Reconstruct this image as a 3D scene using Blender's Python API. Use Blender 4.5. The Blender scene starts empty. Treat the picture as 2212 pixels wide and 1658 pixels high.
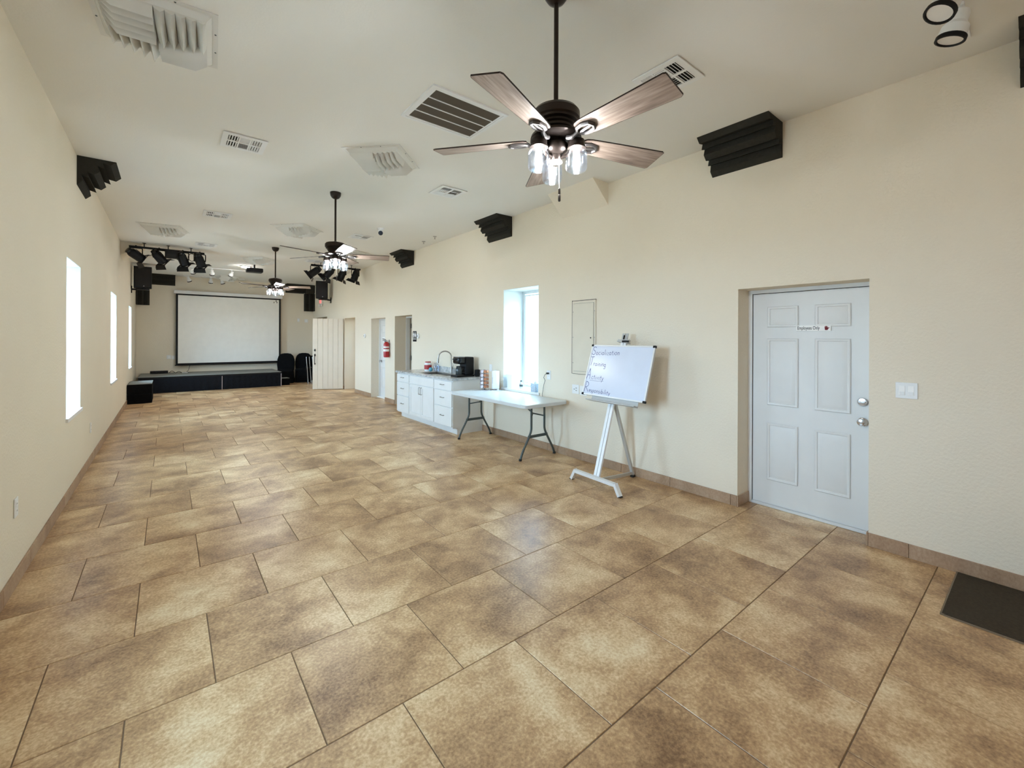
import bpy, bmesh, math, random
from mathutils import Vector, Matrix
random.seed(7)
PI = math.pi
SC = bpy.context.scene
COL = SC.collection

# ------------------------------------------------------------------ camera
W_PX, H_PX = 2212.0, 1658.0
F_PX, CX, CY = 925.52, 1093.13, 729.75
YAW, PITCH, ROLL, CAM_H = 0.6676, 0.0004, 0.0039, 1.56
cam = bpy.data.cameras.new('camera')
cam.sensor_fit = 'HORIZONTAL'; cam.sensor_width = 36.0
cam.lens = F_PX / W_PX * 36.0
cam.shift_x = (W_PX / 2 - CX) / W_PX
cam.shift_y = -(H_PX / 2 - CY) / W_PX
cam.clip_start = 0.02; cam.clip_end = 200
co = bpy.data.objects.new('camera', cam); COL.objects.link(co)
fw = Vector((math.sin(YAW) * math.cos(PITCH), math.cos(YAW) * math.cos(PITCH), -math.sin(PITCH)))
rt = Vector((math.cos(YAW), -math.sin(YAW), 0)); up = rt.cross(fw)
rt2 = rt * math.cos(ROLL) + up * math.sin(ROLL); up2 = up * math.cos(ROLL) - rt * math.sin(ROLL)
co.matrix_world = Matrix(((rt2.x, up2.x, -fw.x, 0), (rt2.y, up2.y, -fw.y, 0), (rt2.z, up2.z, -fw.z, CAM_H), (0, 0, 0, 1)))
SC.camera = co

# ------------------------------------------------------------------ world, exposure
SKY_STRENGTH, LAMP_STRENGTH = 30.0, 480.0
wd = bpy.data.worlds.new('sky'); SC.world = wd; wd.use_nodes = True
bg = wd.node_tree.nodes['Background']
bg.inputs[0].default_value = (0.50, 0.76, 1.0, 1); bg.inputs[1].default_value = SKY_STRENGTH
vs = SC.view_settings
vs.view_transform = 'Standard'; vs.look = 'None'; vs.gamma = 1.0; vs.use_curve_mapping = False
vs.exposure = 0.79
cy = SC.cycles
cy.use_denoising = True; cy.max_bounces = 10; cy.diffuse_bounces = 7; cy.glossy_bounces = 4
cy.transparent_max_bounces = 12; cy.transmission_bounces = 6
cy.sample_clamp_indirect = 8.0; cy.sample_clamp_direct = 0.0; cy.caustics_reflective = False; cy.caustics_refractive = False

# room constants (metres); camera stands at X=0, Y=0
XL, XR, YF, YB, ZC = -0.748, 4.164, -3.9, 16.75, 3.431
TW = 0.46                       # wall thickness
TILE, TX0, TY0 = 0.6179, 0.483, 1.7066

def portal(name, loc, rot, sx, sy):
    l = bpy.data.lights.new(name, 'AREA'); l.shape = 'RECTANGLE'; l.size = sx; l.size_y = sy
    l.cycles.is_portal = True
    o = bpy.data.objects.new(name, l); COL.objects.link(o); o.location = loc; o.rotation_euler = rot
    return o

# ------------------------------------------------------------------ materials
MATS = {}
def mat(name, col, rough=0.5, metal=0.0, spec=0.5, bump=None, vary=None, emit=None, estr=0):
    m = bpy.data.materials.new(name); m.use_nodes = True
    nt = m.node_tree; b = nt.nodes['Principled BSDF']
    b.inputs['Base Color'].default_value = (*col, 1); b.inputs['Roughness'].default_value = rough
    b.inputs['Metallic'].default_value = metal; b.inputs['Specular IOR Level'].default_value = spec
    if emit:
        b.inputs['Emission Color'].default_value = (*emit, 1); b.inputs['Emission Strength'].default_value = estr
    tc = nt.nodes.new('ShaderNodeTexCoord')
    if bump:
        n = nt.nodes.new('ShaderNodeTexNoise'); n.inputs['Scale'].default_value = bump[0]; n.inputs['Detail'].default_value = 3
        bp = nt.nodes.new('ShaderNodeBump'); bp.inputs['Strength'].default_value = bump[1]; bp.inputs['Distance'].default_value = bump[2]
        nt.links.new(tc.outputs['Object'], n.inputs['Vector']); nt.links.new(n.outputs['Fac'], bp.inputs['Height'])
        nt.links.new(bp.outputs['Normal'], b.inputs['Normal'])
    # faint wear so nothing is a dead flat colour
    sc_, amt = vary or (6.0, 0.05)
    n2 = nt.nodes.new('ShaderNodeTexNoise'); n2.inputs['Scale'].default_value = sc_; n2.inputs['Detail'].default_value = 4
    mr = nt.nodes.new('ShaderNodeMapRange'); mr.inputs['To Min'].default_value = 1 - amt; mr.inputs['To Max'].default_value = 1 + amt
    mx = nt.nodes.new('ShaderNodeMix'); mx.data_type = 'RGBA'; mx.blend_type = 'MULTIPLY'; mx.inputs['Factor'].default_value = 1
    mx.inputs['A'].default_value = (*col, 1)
    nt.links.new(tc.outputs['Object'], n2.inputs['Vector']); nt.links.new(n2.outputs['Fac'], mr.inputs['Value'])
    nt.links.new(mr.outputs['Result'], mx.inputs['B']); nt.links.new(mx.outputs['Result'], b.inputs['Base Color'])
    MATS[name] = m
    return m

mat('wall', (0.775, 0.705, 0.585), 0.9, spec=0.2, bump=(55, 0.6, 0.006), vary=(1.5, 0.03))
mat('ceiling', (0.80, 0.79, 0.75), 0.9, spec=0.2, bump=(70, 0.2, 0.004), vary=(1.2, 0.02))
mat('grout', (0.20, 0.135, 0.085), 0.9, spec=0.1)
mat('white', (0.78, 0.79, 0.79), 0.35)
mat('door_white', (0.72, 0.725, 0.72), 0.45, bump=(90, 0.1, 0.001))
mat('plank_white', (0.74, 0.69, 0.60), 0.55, bump=(40, 0.15, 0.002))
mat('cabinet', (0.76, 0.78, 0.78), 0.35)
mat('table_top', (0.60, 0.63, 0.64), 0.3, bump=(160, 0.1, 0.001))
mat('table_leg', (0.075, 0.095, 0.095), 0.4, 0.4)
mat('rubber', (0.012, 0.012, 0.012), 0.6)
mat('foam', (0.034, 0.033, 0.028), 0.95, spec=0.1, bump=(120, 0.5, 0.004), vary=(40, 0.25))
mat('black', (0.006, 0.006, 0.007), 0.5, spec=0.22)
mat('black_gloss', (0.008, 0.008, 0.009), 0.25, spec=0.35)
mat('black_cloth', (0.005, 0.0055, 0.0065), 0.9, spec=0.1, bump=(30, 0.6, 0.01), vary=(12, 0.35))
mat('skirt', (0.005, 0.006, 0.009), 0.8, spec=0.15, bump=(14, 0.8, 0.02), vary=(18, 0.5))
mat('carpet', (0.20, 0.205, 0.19), 0.75, bump=(250, 0.4, 0.003), vary=(60, 0.2))
mat('bronze', (0.035, 0.026, 0.022), 0.32, 0.75)
mat('pewter', (0.10, 0.092, 0.088), 0.5, 0.85)
mat('steel', (0.42, 0.42, 0.43), 0.28, 0.95)
mat('chrome', (0.62, 0.62, 0.64), 0.15, 1.0)
mat('nickel', (0.40, 0.385, 0.36), 0.35, 0.95)
mat('sink', (0.13, 0.12, 0.11), 0.32, 0.8)
mat('dark', (0.012, 0.011, 0.010), 0.9)
mat('filter', (0.13, 0.105, 0.08), 0.9)
mat('red', (0.42, 0.018, 0.02), 0.3)
mat('candy', (0.40, 0.03, 0.03), 0.45, vary=(40, 0.5))
mat('label_white', (0.88, 0.88, 0.87), 0.5)
mat('ink_black', (0.01, 0.01, 0.01), 0.6)
mat('ink_blue', (0.028, 0.045, 0.20), 0.5)
mat('hand_red', (0.24, 0.012, 0.02), 0.6)
mat('screen_white', (0.90, 0.90, 0.87), 0.8, spec=0.2)
mat('board', (0.66, 0.71, 0.83), 0.24, spec=0.5)
mat('jamb_daylight', (0.66, 0.70, 0.71), 0.7, spec=0.3)  # pale cool colour imitates daylight on wall-painted window reveals
mat('panel_grey', (0.70, 0.64, 0.525), 0.6)
mat('tray_grey', (0.46, 0.46, 0.45), 0.5, 0.2)
mat('alu', (0.72, 0.73, 0.74), 0.4, 0.3)
mat('easel', (0.78, 0.79, 0.80), 0.35, 0.1)
mat('easel_grey', (0.50, 0.49, 0.46), 0.45, 0.2)
mat('mat_brown', (0.060, 0.048, 0.034), 0.95, spec=0.1, bump=(180, 0.8, 0.006), vary=(70, 0.35))
mat('mat_edge', (0.20, 0.15, 0.10), 0.95, bump=(180, 0.5, 0.004))
mat('copper', (0.50, 0.22, 0.12), 0.35, 0.3)
mat('lilac', (0.50, 0.47, 0.53), 0.35, 0.3)
mat('blue', (0.10, 0.33, 0.45), 0.7, bump=(60, 0.4, 0.003))
mat('paper', (0.85, 0.86, 0.87), 0.9, bump=(60, 0.2, 0.002))
mat('plastic_clear', (0.80, 0.84, 0.86), 0.3)
mat('patterned', (0.42, 0.50, 0.58), 0.5, vary=(70, 0.7))
mat('dark_glass', (0.03, 0.04, 0.045), 0.1)
mat('exit_green', (0.75, 0.75, 0.72), 0.5)
mat('exit_red', (0.75, 0.10, 0.10), 0.5, emit=(1.0, 0.12, 0.12), estr=1.2)
mat('lens', (0.75, 0.71, 0.66), 0.35)
mat('blue_lens', (0.02, 0.035, 0.06), 0.12)
mat('bulb', (1, 1, 1), 0.5, emit=(1.0, 0.97, 0.92), estr=LAMP_STRENGTH)
mat('flush_glow', (1, 1, 1), 0.5, emit=(1.0, 0.98, 0.93), estr=260.0)
mat('hinge', (0.24, 0.225, 0.20), 0.4, 0.8)
mat('stucco_out', (0.74, 0.69, 0.58), 0.95, spec=0.1, bump=(40, 0.5, 0.01))
mat('ground', (0.40, 0.34, 0.27), 0.95, spec=0.1, bump=(8, 0.5, 0.03), vary=(1.5, 0.2))
mat('pale_pink', (0.66, 0.55, 0.46), 0.8)
mat('brown_door', (0.30, 0.24, 0.16), 0.6)
mat('diffuser', (0.70, 0.695, 0.66), 0.45, spec=0.4)

def glassmat(name, tint, base, rough=0.03, top=0.75):
    m = bpy.data.materials.new(name); m.use_nodes = True; nt = m.node_tree
    nt.nodes.remove(nt.nodes['Principled BSDF']); out = nt.nodes['Material Output']
    tr = nt.nodes.new('ShaderNodeBsdfTransparent'); tr.inputs[0].default_value = (*tint, 1)
    gl = nt.nodes.new('ShaderNodeBsdfGlossy'); gl.inputs['Roughness'].default_value = rough; gl.inputs['Color'].default_value = (0.95, 0.97, 1, 1)
    lw = nt.nodes.new('ShaderNodeLayerWeight'); lw.inputs['Blend'].default_value = 0.35
    mr = nt.nodes.new('ShaderNodeMapRange'); mr.inputs['To Min'].default_value = base; mr.inputs['To Max'].default_value = top
    mx = nt.nodes.new('ShaderNodeMixShader')
    nt.links.new(lw.outputs['Facing'], mr.inputs['Value']); nt.links.new(mr.outputs['Result'], mx.inputs[0])
    nt.links.new(tr.outputs[0], mx.inputs[1]); nt.links.new(gl.outputs[0], mx.inputs[2]); nt.links.new(mx.outputs[0], out.inputs[0])
    MATS[name] = m
glassmat('pane', (0.97, 0.99, 1.0), 0.04)
glassmat('jar_glass', (0.93, 0.96, 1.0), 0.03, 0.10, 0.30)

def ramp(nt, stops):
    r = nt.nodes.new('ShaderNodeValToRGB'); e = r.color_ramp.elements
    e[0].position, e[0].color = stops[0][0], (*stops[0][1], 1)
    e[1].position, e[1].color = stops[1][0], (*stops[1][1], 1)
    for p, c in stops[2:]:
        k = e.new(p); k.color = (*c, 1)
    return r

def tile_mat(name, stops, rough, per_tile=0.08, sx=1.5, sy=1.5):
    m = bpy.data.materials.new(name); m.use_nodes = True; nt = m.node_tree; b = nt.nodes['Principled BSDF']; L = nt.links.new
    tc = nt.nodes.new('ShaderNodeTexCoord'); oi = nt.nodes.new('ShaderNodeObjectInfo')
    mul = nt.nodes.new('ShaderNodeMath'); mul.operation = 'MULTIPLY'; mul.inputs[1].default_value = 137.0; L(oi.outputs['Random'], mul.inputs[0])
    cb = nt.nodes.new('ShaderNodeCombineXYZ'); L(mul.outputs[0], cb.inputs[0]); L(mul.outputs[0], cb.inputs[1]); L(mul.outputs[0], cb.inputs[2])
    add = nt.nodes.new('ShaderNodeVectorMath'); add.operation = 'ADD'; L(tc.outputs['Object'], add.inputs[0]); L(cb.outputs[0], add.inputs[1])
    mp = nt.nodes.new('ShaderNodeMapping'); mp.inputs['Scale'].default_value = (sx, sy, 1); L(add.outputs[0], mp.inputs['Vector'])
    n1 = nt.nodes.new('ShaderNodeTexNoise'); n1.inputs['Scale'].default_value = 1.7; n1.inputs['Detail'].default_value = 5; n1.inputs['Roughness'].default_value = 0.55
    n1.inputs['Distortion'].default_value = 0.4; L(mp.outputs[0], n1.inputs['Vector'])
    n2 = nt.nodes.new('ShaderNodeTexNoise'); n2.inputs['Scale'].default_value = 48; n2.inputs['Detail'].default_value = 4; n2.inputs['Roughness'].default_value = 0.6; L(mp.outputs[0], n2.inputs['Vector'])
    n3 = nt.nodes.new('ShaderNodeTexNoise'); n3.inputs['Scale'].default_value = 9; n3.inputs['Detail'].default_value = 4; L(mp.outputs[0], n3.inputs['Vector'])
    # value = n1 + small terms
    m1 = nt.nodes.new('ShaderNodeMath'); m1.operation = 'MULTIPLY_ADD'; m1.inputs[1].default_value = 0.62; L(n2.outputs['Fac'], m1.inputs[0]); L(n1.outputs['Fac'], m1.inputs[2])
    m2 = nt.nodes.new('ShaderNodeMath'); m2.operation = 'MULTIPLY_ADD'; m2.inputs[1].default_value = 0.22; L(n3.outputs['Fac'], m2.inputs[0]); L(m1.outputs[0], m2.inputs[2])
    m3 = nt.nodes.new('ShaderNodeMath'); m3.operation = 'MULTIPLY_ADD'; m3.inputs[1].default_value = per_tile; L(oi.outputs['Random'], m3.inputs[0]); L(m2.outputs[0], m3.inputs[2])
    m4 = nt.nodes.new('ShaderNodeMath'); m4.operation = 'SUBTRACT'; m4.inputs[1].default_value = 0.42 + per_tile / 2; L(m3.outputs[0], m4.inputs[0])
    r = ramp(nt, stops); L(m4.outputs[0], r.inputs[0]); L(r.outputs[0], b.inputs['Base Color'])
    b.inputs['Roughness'].default_value = rough; b.inputs['Specular IOR Level'].default_value = 0.45
    bp = nt.nodes.new('ShaderNodeBump'); bp.inputs['Strength'].default_value = 0.12; bp.inputs['Distance'].default_value = 0.002
    L(n2.outputs['Fac'], bp.inputs['Height']); L(bp.outputs[0], b.inputs['Normal'])
    MATS[name] = m
tile_mat('tile', [(0.22, (0.19, 0.100, 0.046)), (0.38, (0.36, 0.213, 0.106)), (0.52, (0.52, 0.330, 0.168)), (0.64, (0.67, 0.475, 0.27)), (0.78, (0.80, 0.645, 0.42))], 0.36)
tile_mat('base_tile', [(0.24, (0.28, 0.17, 0.10)), (0.5, (0.38, 0.25, 0.16)), (0.75, (0.48, 0.35, 0.24))], 0.5)

def wood_mat(name, stops, rough):
    m = bpy.data.materials.new(name); m.use_nodes = True; nt = m.node_tree; b = nt.nodes['Principled BSDF']; L = nt.links.new
    tc = nt.nodes.new('ShaderNodeTexCoord'); mp = nt.nodes.new('ShaderNodeMapping'); mp.inputs['Scale'].default_value = (3.0, 38, 10)
    L(tc.outputs['Object'], mp.inputs['Vector'])
    n = nt.nodes.new('ShaderNodeTexNoise'); n.inputs['Scale'].default_value = 1.6; n.inputs['Detail'].default_value = 6; L(mp.outputs[0], n.inputs['Vector'])
    r = ramp(nt, stops); L(n.outputs['Fac'], r.inputs[0]); L(r.outputs[0], b.inputs['Base Color']); b.inputs['Roughness'].default_value = rough
    MATS[name] = m
wood_mat('blade_wood', [(0.3, (0.15, 0.108, 0.084)), (0.5, (0.25, 0.188, 0.15)), (0.72, (0.36, 0.285, 0.235))], 0.42)

def marble_mat(name):
    m = bpy.data.materials.new(name); m.use_nodes = True; nt = m.node_tree; b = nt.nodes['Principled BSDF']; L = nt.links.new
    tc = nt.nodes.new('ShaderNodeTexCoord')
    n = nt.nodes.new('ShaderNodeTexNoise'); n.inputs['Scale'].default_value = 14; n.inputs['Detail'].default_value = 6; n.inputs['Distortion'].default_value = 1.2; L(tc.outputs['Object'], n.inputs['Vector'])
    r = ramp(nt, [(0.32, (0.30, 0.31, 0.31)), (0.5, (0.50, 0.51, 0.51)), (0.7, (0.66, 0.67, 0.67))]); L(n.outputs['Fac'], r.inputs[0]); L(r.outputs[0], b.inputs['Base Color'])
    b.inputs['Roughness'].default_value = 0.22
    MATS[name] = m
marble_mat('counter')

# ------------------------------------------------------------------ mesh building
class MB:
    def __init__(s): s.v = []; s.f = []
    def add(s, vs, fs):
        o = len(s.v); s.v += [tuple(p) for p in vs]; s.f += [tuple(i + o for i in f) for f in fs]; return s
    def box(s, a, b, M=None):
        (x0, y0, z0), (x1, y1, z1) = a, b
        vs = [Vector(p) for p in ((x0,y0,z0),(x1,y0,z0),(x1,y1,z0),(x0,y1,z0),(x0,y0,z1),(x1,y0,z1),(x1,y1,z1),(x0,y1,z1))]
        if M: vs = [M @ p for p in vs]
        return s.add(vs, [(0,3,2,1),(4,5,6,7),(0,1,5,4),(1,2,6,5),(2,3,7,6),(3,0,4,7)])
    def bbox(s, a, b, r=0.004, M=None, seg=1):
        bm = bmesh.new(); bmesh.ops.create_cube(bm, size=1)
        for p in bm.verts:
            p.co = Vector([(a[i] + b[i]) / 2 + p.co[i] * (b[i] - a[i]) for i in range(3)])
        bmesh.ops.bevel(bm, geom=list(bm.edges), offset=r, segments=seg, affect='EDGES', profile=0.5)
        bm.verts.index_update()
        vs = [M @ p.co if M else p.co.copy() for p in bm.verts]; fs = [[q.index for q in f.verts] for f in bm.faces]; bm.free()
        return s.add(vs, fs)
    def prism(s, poly, h0, h1, mapf=None):
        """poly (u,v) list, extruded h0..h1; mapf(u,v,h)->xyz"""
        mapf = mapf or (lambda u, v, h: (u, v, h)); n = len(poly)
        vs = [mapf(u, v, h0) for u, v in poly] + [mapf(u, v, h1) for u, v in poly]
        return s.add(vs, [tuple(range(n))[::-1], tuple(range(n, 2 * n))] + [(i, (i + 1) % n, n + (i + 1) % n, n + i) for i in range(n)])
    def lathe(s, prof, n=24, M=None, cap=True, a0=0):
        """prof: (r,z) list around Z"""
        vs = []; fs = []
        for r, z in prof:
            for k in range(n):
                t = a0 + 2 * PI * k / n; p = Vector((r * math.cos(t), r * math.sin(t), z)); vs.append(M @ p if M else p)
        for j in range(len(prof) - 1):
            for k in range(n):
                a, b = j * n + k, j * n + (k + 1) % n; fs.append((a, b, b + n, a + n))
        if cap:
            if prof[0][0] > 1e-5: fs.append(tuple(range(n))[::-1])
            if prof[-1][0] > 1e-5: fs.append(tuple(range((len(prof) - 1) * n, len(prof) * n)))
        return s.add(vs, fs)
    def cyl(s, p0, p1, r, n=12, r1=None):
        p0, p1 = Vector(p0), Vector(p1); d = p1 - p0
        M = Matrix.Translation(p0) @ d.to_track_quat('Z', 'Y').to_matrix().to_4x4()
        return s.lathe([(r, 0), (r if r1 is None else r1, d.length)], n, M)
    def tube(s, pts, r, n=8, closed=False, flat=None):
        """sweep a circle (or flat=(w,h) section) along pts"""
        P = [Vector(p) for p in pts]; m = len(P); vs = []; fs = []; up_ = None
        for i in range(m):
            a = P[(i - 1) % m] if (closed or i) else P[i]; b = P[(i + 1) % m] if (closed or i < m - 1) else P[i]
            t = (b - a).normalized()
            if up_ is None:
                up_ = Vector((0, 0, 1)) if abs(t.z) < 0.9 else Vector((1, 0, 0))
            x = t.cross(up_)
            if x.length < 1e-6: x = t.orthogonal()
            x.normalize(); up_ = x.cross(t).normalized(); rr = r[i] if isinstance(r, (list, tuple)) else r
            for k in range(n):
                an = 2 * PI * (k + 0.5) / n
                vs.append(P[i] + x * math.cos(an) * rr + up_ * math.sin(an) * rr)
        for i in range(m if closed else m - 1):
            j = (i + 1) % m
            for k in range(n):
                fs.append((i * n + k, i * n + (k + 1) % n, j * n + (k + 1) % n, j * n + k))
        if not closed: fs += [tuple(range(n))[::-1], tuple(range((m - 1) * n, m * n))]
        return s.add(vs, fs)
    def cells(s, us, vs_, solid, w0, w1, mp):
        """slab with rectangular holes, no inner faces"""
        us, vs_ = sorted(set(us)), sorted(set(vs_)); nu, nv = len(us) - 1, len(vs_) - 1
        S = lambda i, j: 0 <= i < nu and 0 <= j < nv and solid((us[i] + us[i + 1]) / 2, (vs_[j] + vs_[j + 1]) / 2)
        q = lambda *p: s.add([mp(*t) for t in p], [(0, 1, 2, 3)])
        for i in range(nu):
            for j in range(nv):
                if not S(i, j): continue
                a, b, c, d = us[i], us[i + 1], vs_[j], vs_[j + 1]
                q((a, c, w0), (b, c, w0), (b, d, w0), (a, d, w0)); q((a, d, w1), (b, d, w1), (b, c, w1), (a, c, w1))
                if not S(i - 1, j): q((a, c, w0), (a, d, w0), (a, d, w1), (a, c, w1))
                if not S(i + 1, j): q((b, d, w0), (b, c, w0), (b, c, w1), (b, d, w1))
                if not S(i, j - 1): q((b, c, w0), (a, c, w0), (a, c, w1), (b, c, w1))
                if not S(i, j + 1): q((a, d, w0), (b, d, w0), (b, d, w1), (a, d, w1))
        return s
    def mesh(s, name, m, weld=True, smooth=True):
        me = bpy.data.meshes.new(name); me.from_pydata(s.v, [], s.f)
        bm = bmesh.new(); bm.from_mesh(me)
        if weld: bmesh.ops.remove_doubles(bm, verts=list(bm.verts), dist=1e-5)
        bmesh.ops.recalc_face_normals(bm, faces=list(bm.faces)); bm.to_mesh(me); bm.free()
        if smooth:
            for p in me.polygons: p.use_smooth = True
            me.set_sharp_from_angle(angle=math.radians(32))
        me.materials.append(MATS[m]); return me
    def build(s, name, m, parent=None, loc=None, rot=None, weld=True):
        return link(name, s.mesh(name, m, weld), parent, loc, rot)

def link(name, data, parent=None, loc=None, rot=None):
    o = bpy.data.objects.new(name, data); COL.objects.link(o)
    if parent: o.parent = parent
    if loc is not None: o.location = loc
    if rot is not None: o.rotation_euler = rot
    return o
def thing(name, label, cat, loc=(0, 0, 0), rz=0, group=None):
    o = bpy.data.objects.new(name, None); COL.objects.link(o); o.empty_display_size = 0.1
    o.location = loc; o.rotation_euler = (0, 0, rz); tag(o, label, cat, group); return o
def tag(o, label=None, cat=None, group=None, kind=None):
    if label: o['label'] = label
    if cat: o['category'] = cat
    if group: o['group'] = group
    if kind: o['kind'] = kind
    return o
def struct(o, label=None):
    o['kind'] = 'structure'
    if label: o['label'] = label
    return o
def dup(root, loc=None, rz=None, label=None, rot=None):
    r = root.copy(); COL.objects.link(r)
    if loc is not None: r.location = loc
    if rz is not None: r.rotation_euler = (0, 0, rz)
    if rot is not None: r.rotation_euler = rot
    if label: r['label'] = label
    for ch in list(root.children):
        c = ch.copy(); COL.objects.link(c); c.parent = r
        for g in list(ch.children):
            d = g.copy(); COL.objects.link(d); d.parent = c
    return r
def text_mesh(name, body, size, m, parent, M, depth=0.0006, sx=1.0):
    cu = bpy.data.curves.new(name, 'FONT'); cu.body = body; cu.size = size; cu.extrude = depth; cu.align_x = 'CENTER'; cu.align_y = 'CENTER'
    cu.offset = size * 0.008
    t = bpy.data.objects.new('tmp', cu); COL.objects.link(t)
    dg = bpy.context.evaluated_depsgraph_get(); me = bpy.data.meshes.new_from_object(t.evaluated_get(dg))
    bpy.data.objects.remove(t); me.name = name; me.transform(M @ Matrix.Diagonal((sx, 1, 1, 1)))
    me.materials.clear(); me.materials.append(MATS[m])
    return link(name, me, parent)
def fillet(pts, r, n=5):
    """round the corners of a polyline"""
    P = [Vector(p) for p in pts]; out = [P[0]]
    for i in range(1, len(P) - 1):
        a = (P[i - 1] - P[i]); b = (P[i + 1] - P[i]); d = min(r, a.length * 0.45, b.length * 0.45)
        A, B = P[i] + a.normalized() * d, P[i] + b.normalized() * d
        for k in range(n + 1):
            t = k / n; out.append(A * (1 - t) ** 2 + P[i] * 2 * t * (1 - t) + B * t * t)
    return out + [P[-1]]
def rrect(x0, y0, x1, y1, r, n=5):
    pts = []
    for cx_, cy_, a in ((x1 - r, y1 - r, 0), (x0 + r, y1 - r, 90), (x0 + r, y0 + r, 180), (x1 - r, y0 + r, 270)):
        for k in range(n + 1):
            t = math.radians(a + 90 * k / n); pts.append((cx_ + r * math.cos(t), cy_ + r * math.sin(t)))
    return pts

# ================================================================== SETTING
# openings on the right wall: (y0, y1, z0, z1)
DOOR1 = (0.845, 1.795, 0.0, 2.02)
WIN_R = (4.53, 5.35, 0.765, 2.318)
DOOR3 = (8.59, 9.49, 0.0, 2.055)      # restroom
DOOR2 = (10.05, 10.975, 0.0, 2.045)
DOOR4 = (12.20, 13.12, 0.0, 2.13)     # plank door
DOOR5 = (14.95, 16.25, 0.0, 2.25)     # exit
OPEN_R = [DOOR1, WIN_R, DOOR3, DOOR2, DOOR4, DOOR5]
WIN_L = [(5.69, 6.51, 0.775, 2.308), (9.62, 10.58, 0.775, 2.308), (13.75, 14.62, 0.775, 2.308), (1.75, 2.57, 0.775, 2.308)]  # last window is an unseen guess, added to light the foreground
WIN_F = []

def wall(name, a, b, opens, w0, w1, mp):
    us = [a, b] + [t for o in opens for t in o[:2]]; zs = [0.0, ZC] + [t for o in opens for t in o[2:]]
    inside = lambda u, z: not any(o[0] < u < o[1] and o[2] < z < o[3] for o in opens)
    return struct(MB().cells(us, zs, inside, w0, w1, mp).build(name, 'wall'))
wall('wall_right', YF - TW, YB + TW, OPEN_R, XR, XR + TW, lambda u, z, w: (w, u, z))
wall('wall_left', YF - TW, YB + TW, WIN_L, XL, XL - TW, lambda u, z, w: (w, u, z))
wall('wall_back', XL, XR, [], YB, YB + TW, lambda u, z, w: (u, w, z))
wall('wall_front', XL, XR, WIN_F, YF, YF - TW, lambda u, z, w: (u, w, z))
struct(MB().box((XL - TW, YF - TW, ZC), (XR + TW, YB + TW, ZC + 0.25)).build('ceiling', 'ceiling'))
struct(MB().box((-40, -40, -0.32), (45, 60, -0.22)).build('ground', 'ground'), 'sandy ground outside the windows')
# floor: grout bed + tiles
floor = struct(MB().box((XL - TW, YF - TW, -0.20), (XR + TW, YB + TW, -0.003)).build('floor', 'grout'))
TILE_ME = {}
GAP = 0.0045
def put_tile(x0, x1, y0, y1):
    w, d = round(x1 - x0, 3), round(y1 - y0, 3)
    if w < 0.03 or d < 0.03: return
    k = (w, d)
    if k not in TILE_ME:
        g = GAP / 2; e = 0.0016; a, b = w / 2 - g, d / 2 - g
        m = MB().add([(-a,-b,-0.0025),(a,-b,-0.0025),(a,b,-0.0025),(-a,b,-0.0025),(-a+e,-b+e,0),(a-e,-b+e,0),(a-e,b-e,0),(-a+e,b-e,0)],
                     [(4,5,6,7),(0,1,5,4),(1,2,6,5),(2,3,7,6),(3,0,4,7)])
        TILE_ME[k] = m.mesh('tile', 'tile', smooth=False)
    link('tile', TILE_ME[k], floor, ((x0 + x1) / 2, (y0 + y1) / 2, 0))
r0, r1 = math.floor((YF - TY0) / TILE), math.ceil((YB - TY0) / TILE)
for r in range(r0, r1):
    ya, yb = max(TY0 + r * TILE, YF), min(TY0 + (r + 1) * TILE, YB)
    off = TX0 if r % 2 == 0 else TX0 - TILE / 2
    c = math.floor((XL - off) / TILE)
    while off + c * TILE < XR - 0.01:
        put_tile(max(off + c * TILE, XL), min(off + (c + 1) * TILE, XR), ya, yb); c += 1
for (ya, yb) in ((DOOR1[0], TY0 - TILE), (TY0 - TILE, TY0), (TY0, DOOR1[1])):
    put_tile(XR, XR + 0.245, ya, yb)
for D in (DOOR2, DOOR3, DOOR4):
    put_tile(XR, XR + TW, D[0], (D[0] + D[1]) / 2); put_tile(XR, XR + TW, (D[0] + D[1]) / 2, D[1])

# tile baseboards
def base_run(parent, segs, x, sgn):
    k = 0
    for a, b in segs:
        y = a
        while y < b - 0.02:
            e = min(b, (math.floor((y + 1e-4) / TILE) + 1) * TILE)
            if e - y > 0.02:
                MB().bbox((min(x, x - sgn * 0.011), y + 0.0015, 0.0), (max(x, x - sgn * 0.011), e - 0.0015, 0.100), 0.0015).build('tile', 'base_tile', parent)
            y = e
segs = []; y = YF
for o in sorted([DOOR1, DOOR2, DOOR3, DOOR4, DOOR5]):
    segs.append((y, o[0])); y = o[1]
segs.append((y, YB))
br = struct(MB().box((XR - 0.006, YF, 0.0), (XR - 0.0005, DOOR1[0], 0.098)).build('baseboard_right', 'grout'))
base_run(br, segs, XR, 1)
for yy, s_ in ((DOOR1[0], 1), (DOOR1[1], -1)):
    MB().bbox((XR - 0.011, min(yy, yy + s_ * 0.011), 0), (XR + 0.235, max(yy, yy + s_ * 0.011), 0.100), 0.0015).build('tile', 'base_tile', br)
bl = struct(MB().box((XL + 0.0005, YF, 0.0), (XL + 0.006, YB, 0.098)).build('baseboard_left', 'grout'))
base_run(bl, [(YF, YB)], XL, -1)
bb = struct(MB().box((XL, YB - 0.010, 0.0), (XR, YB - 0.0005, 0.10)).build('baseboard_back', 'base_tile'))

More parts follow.
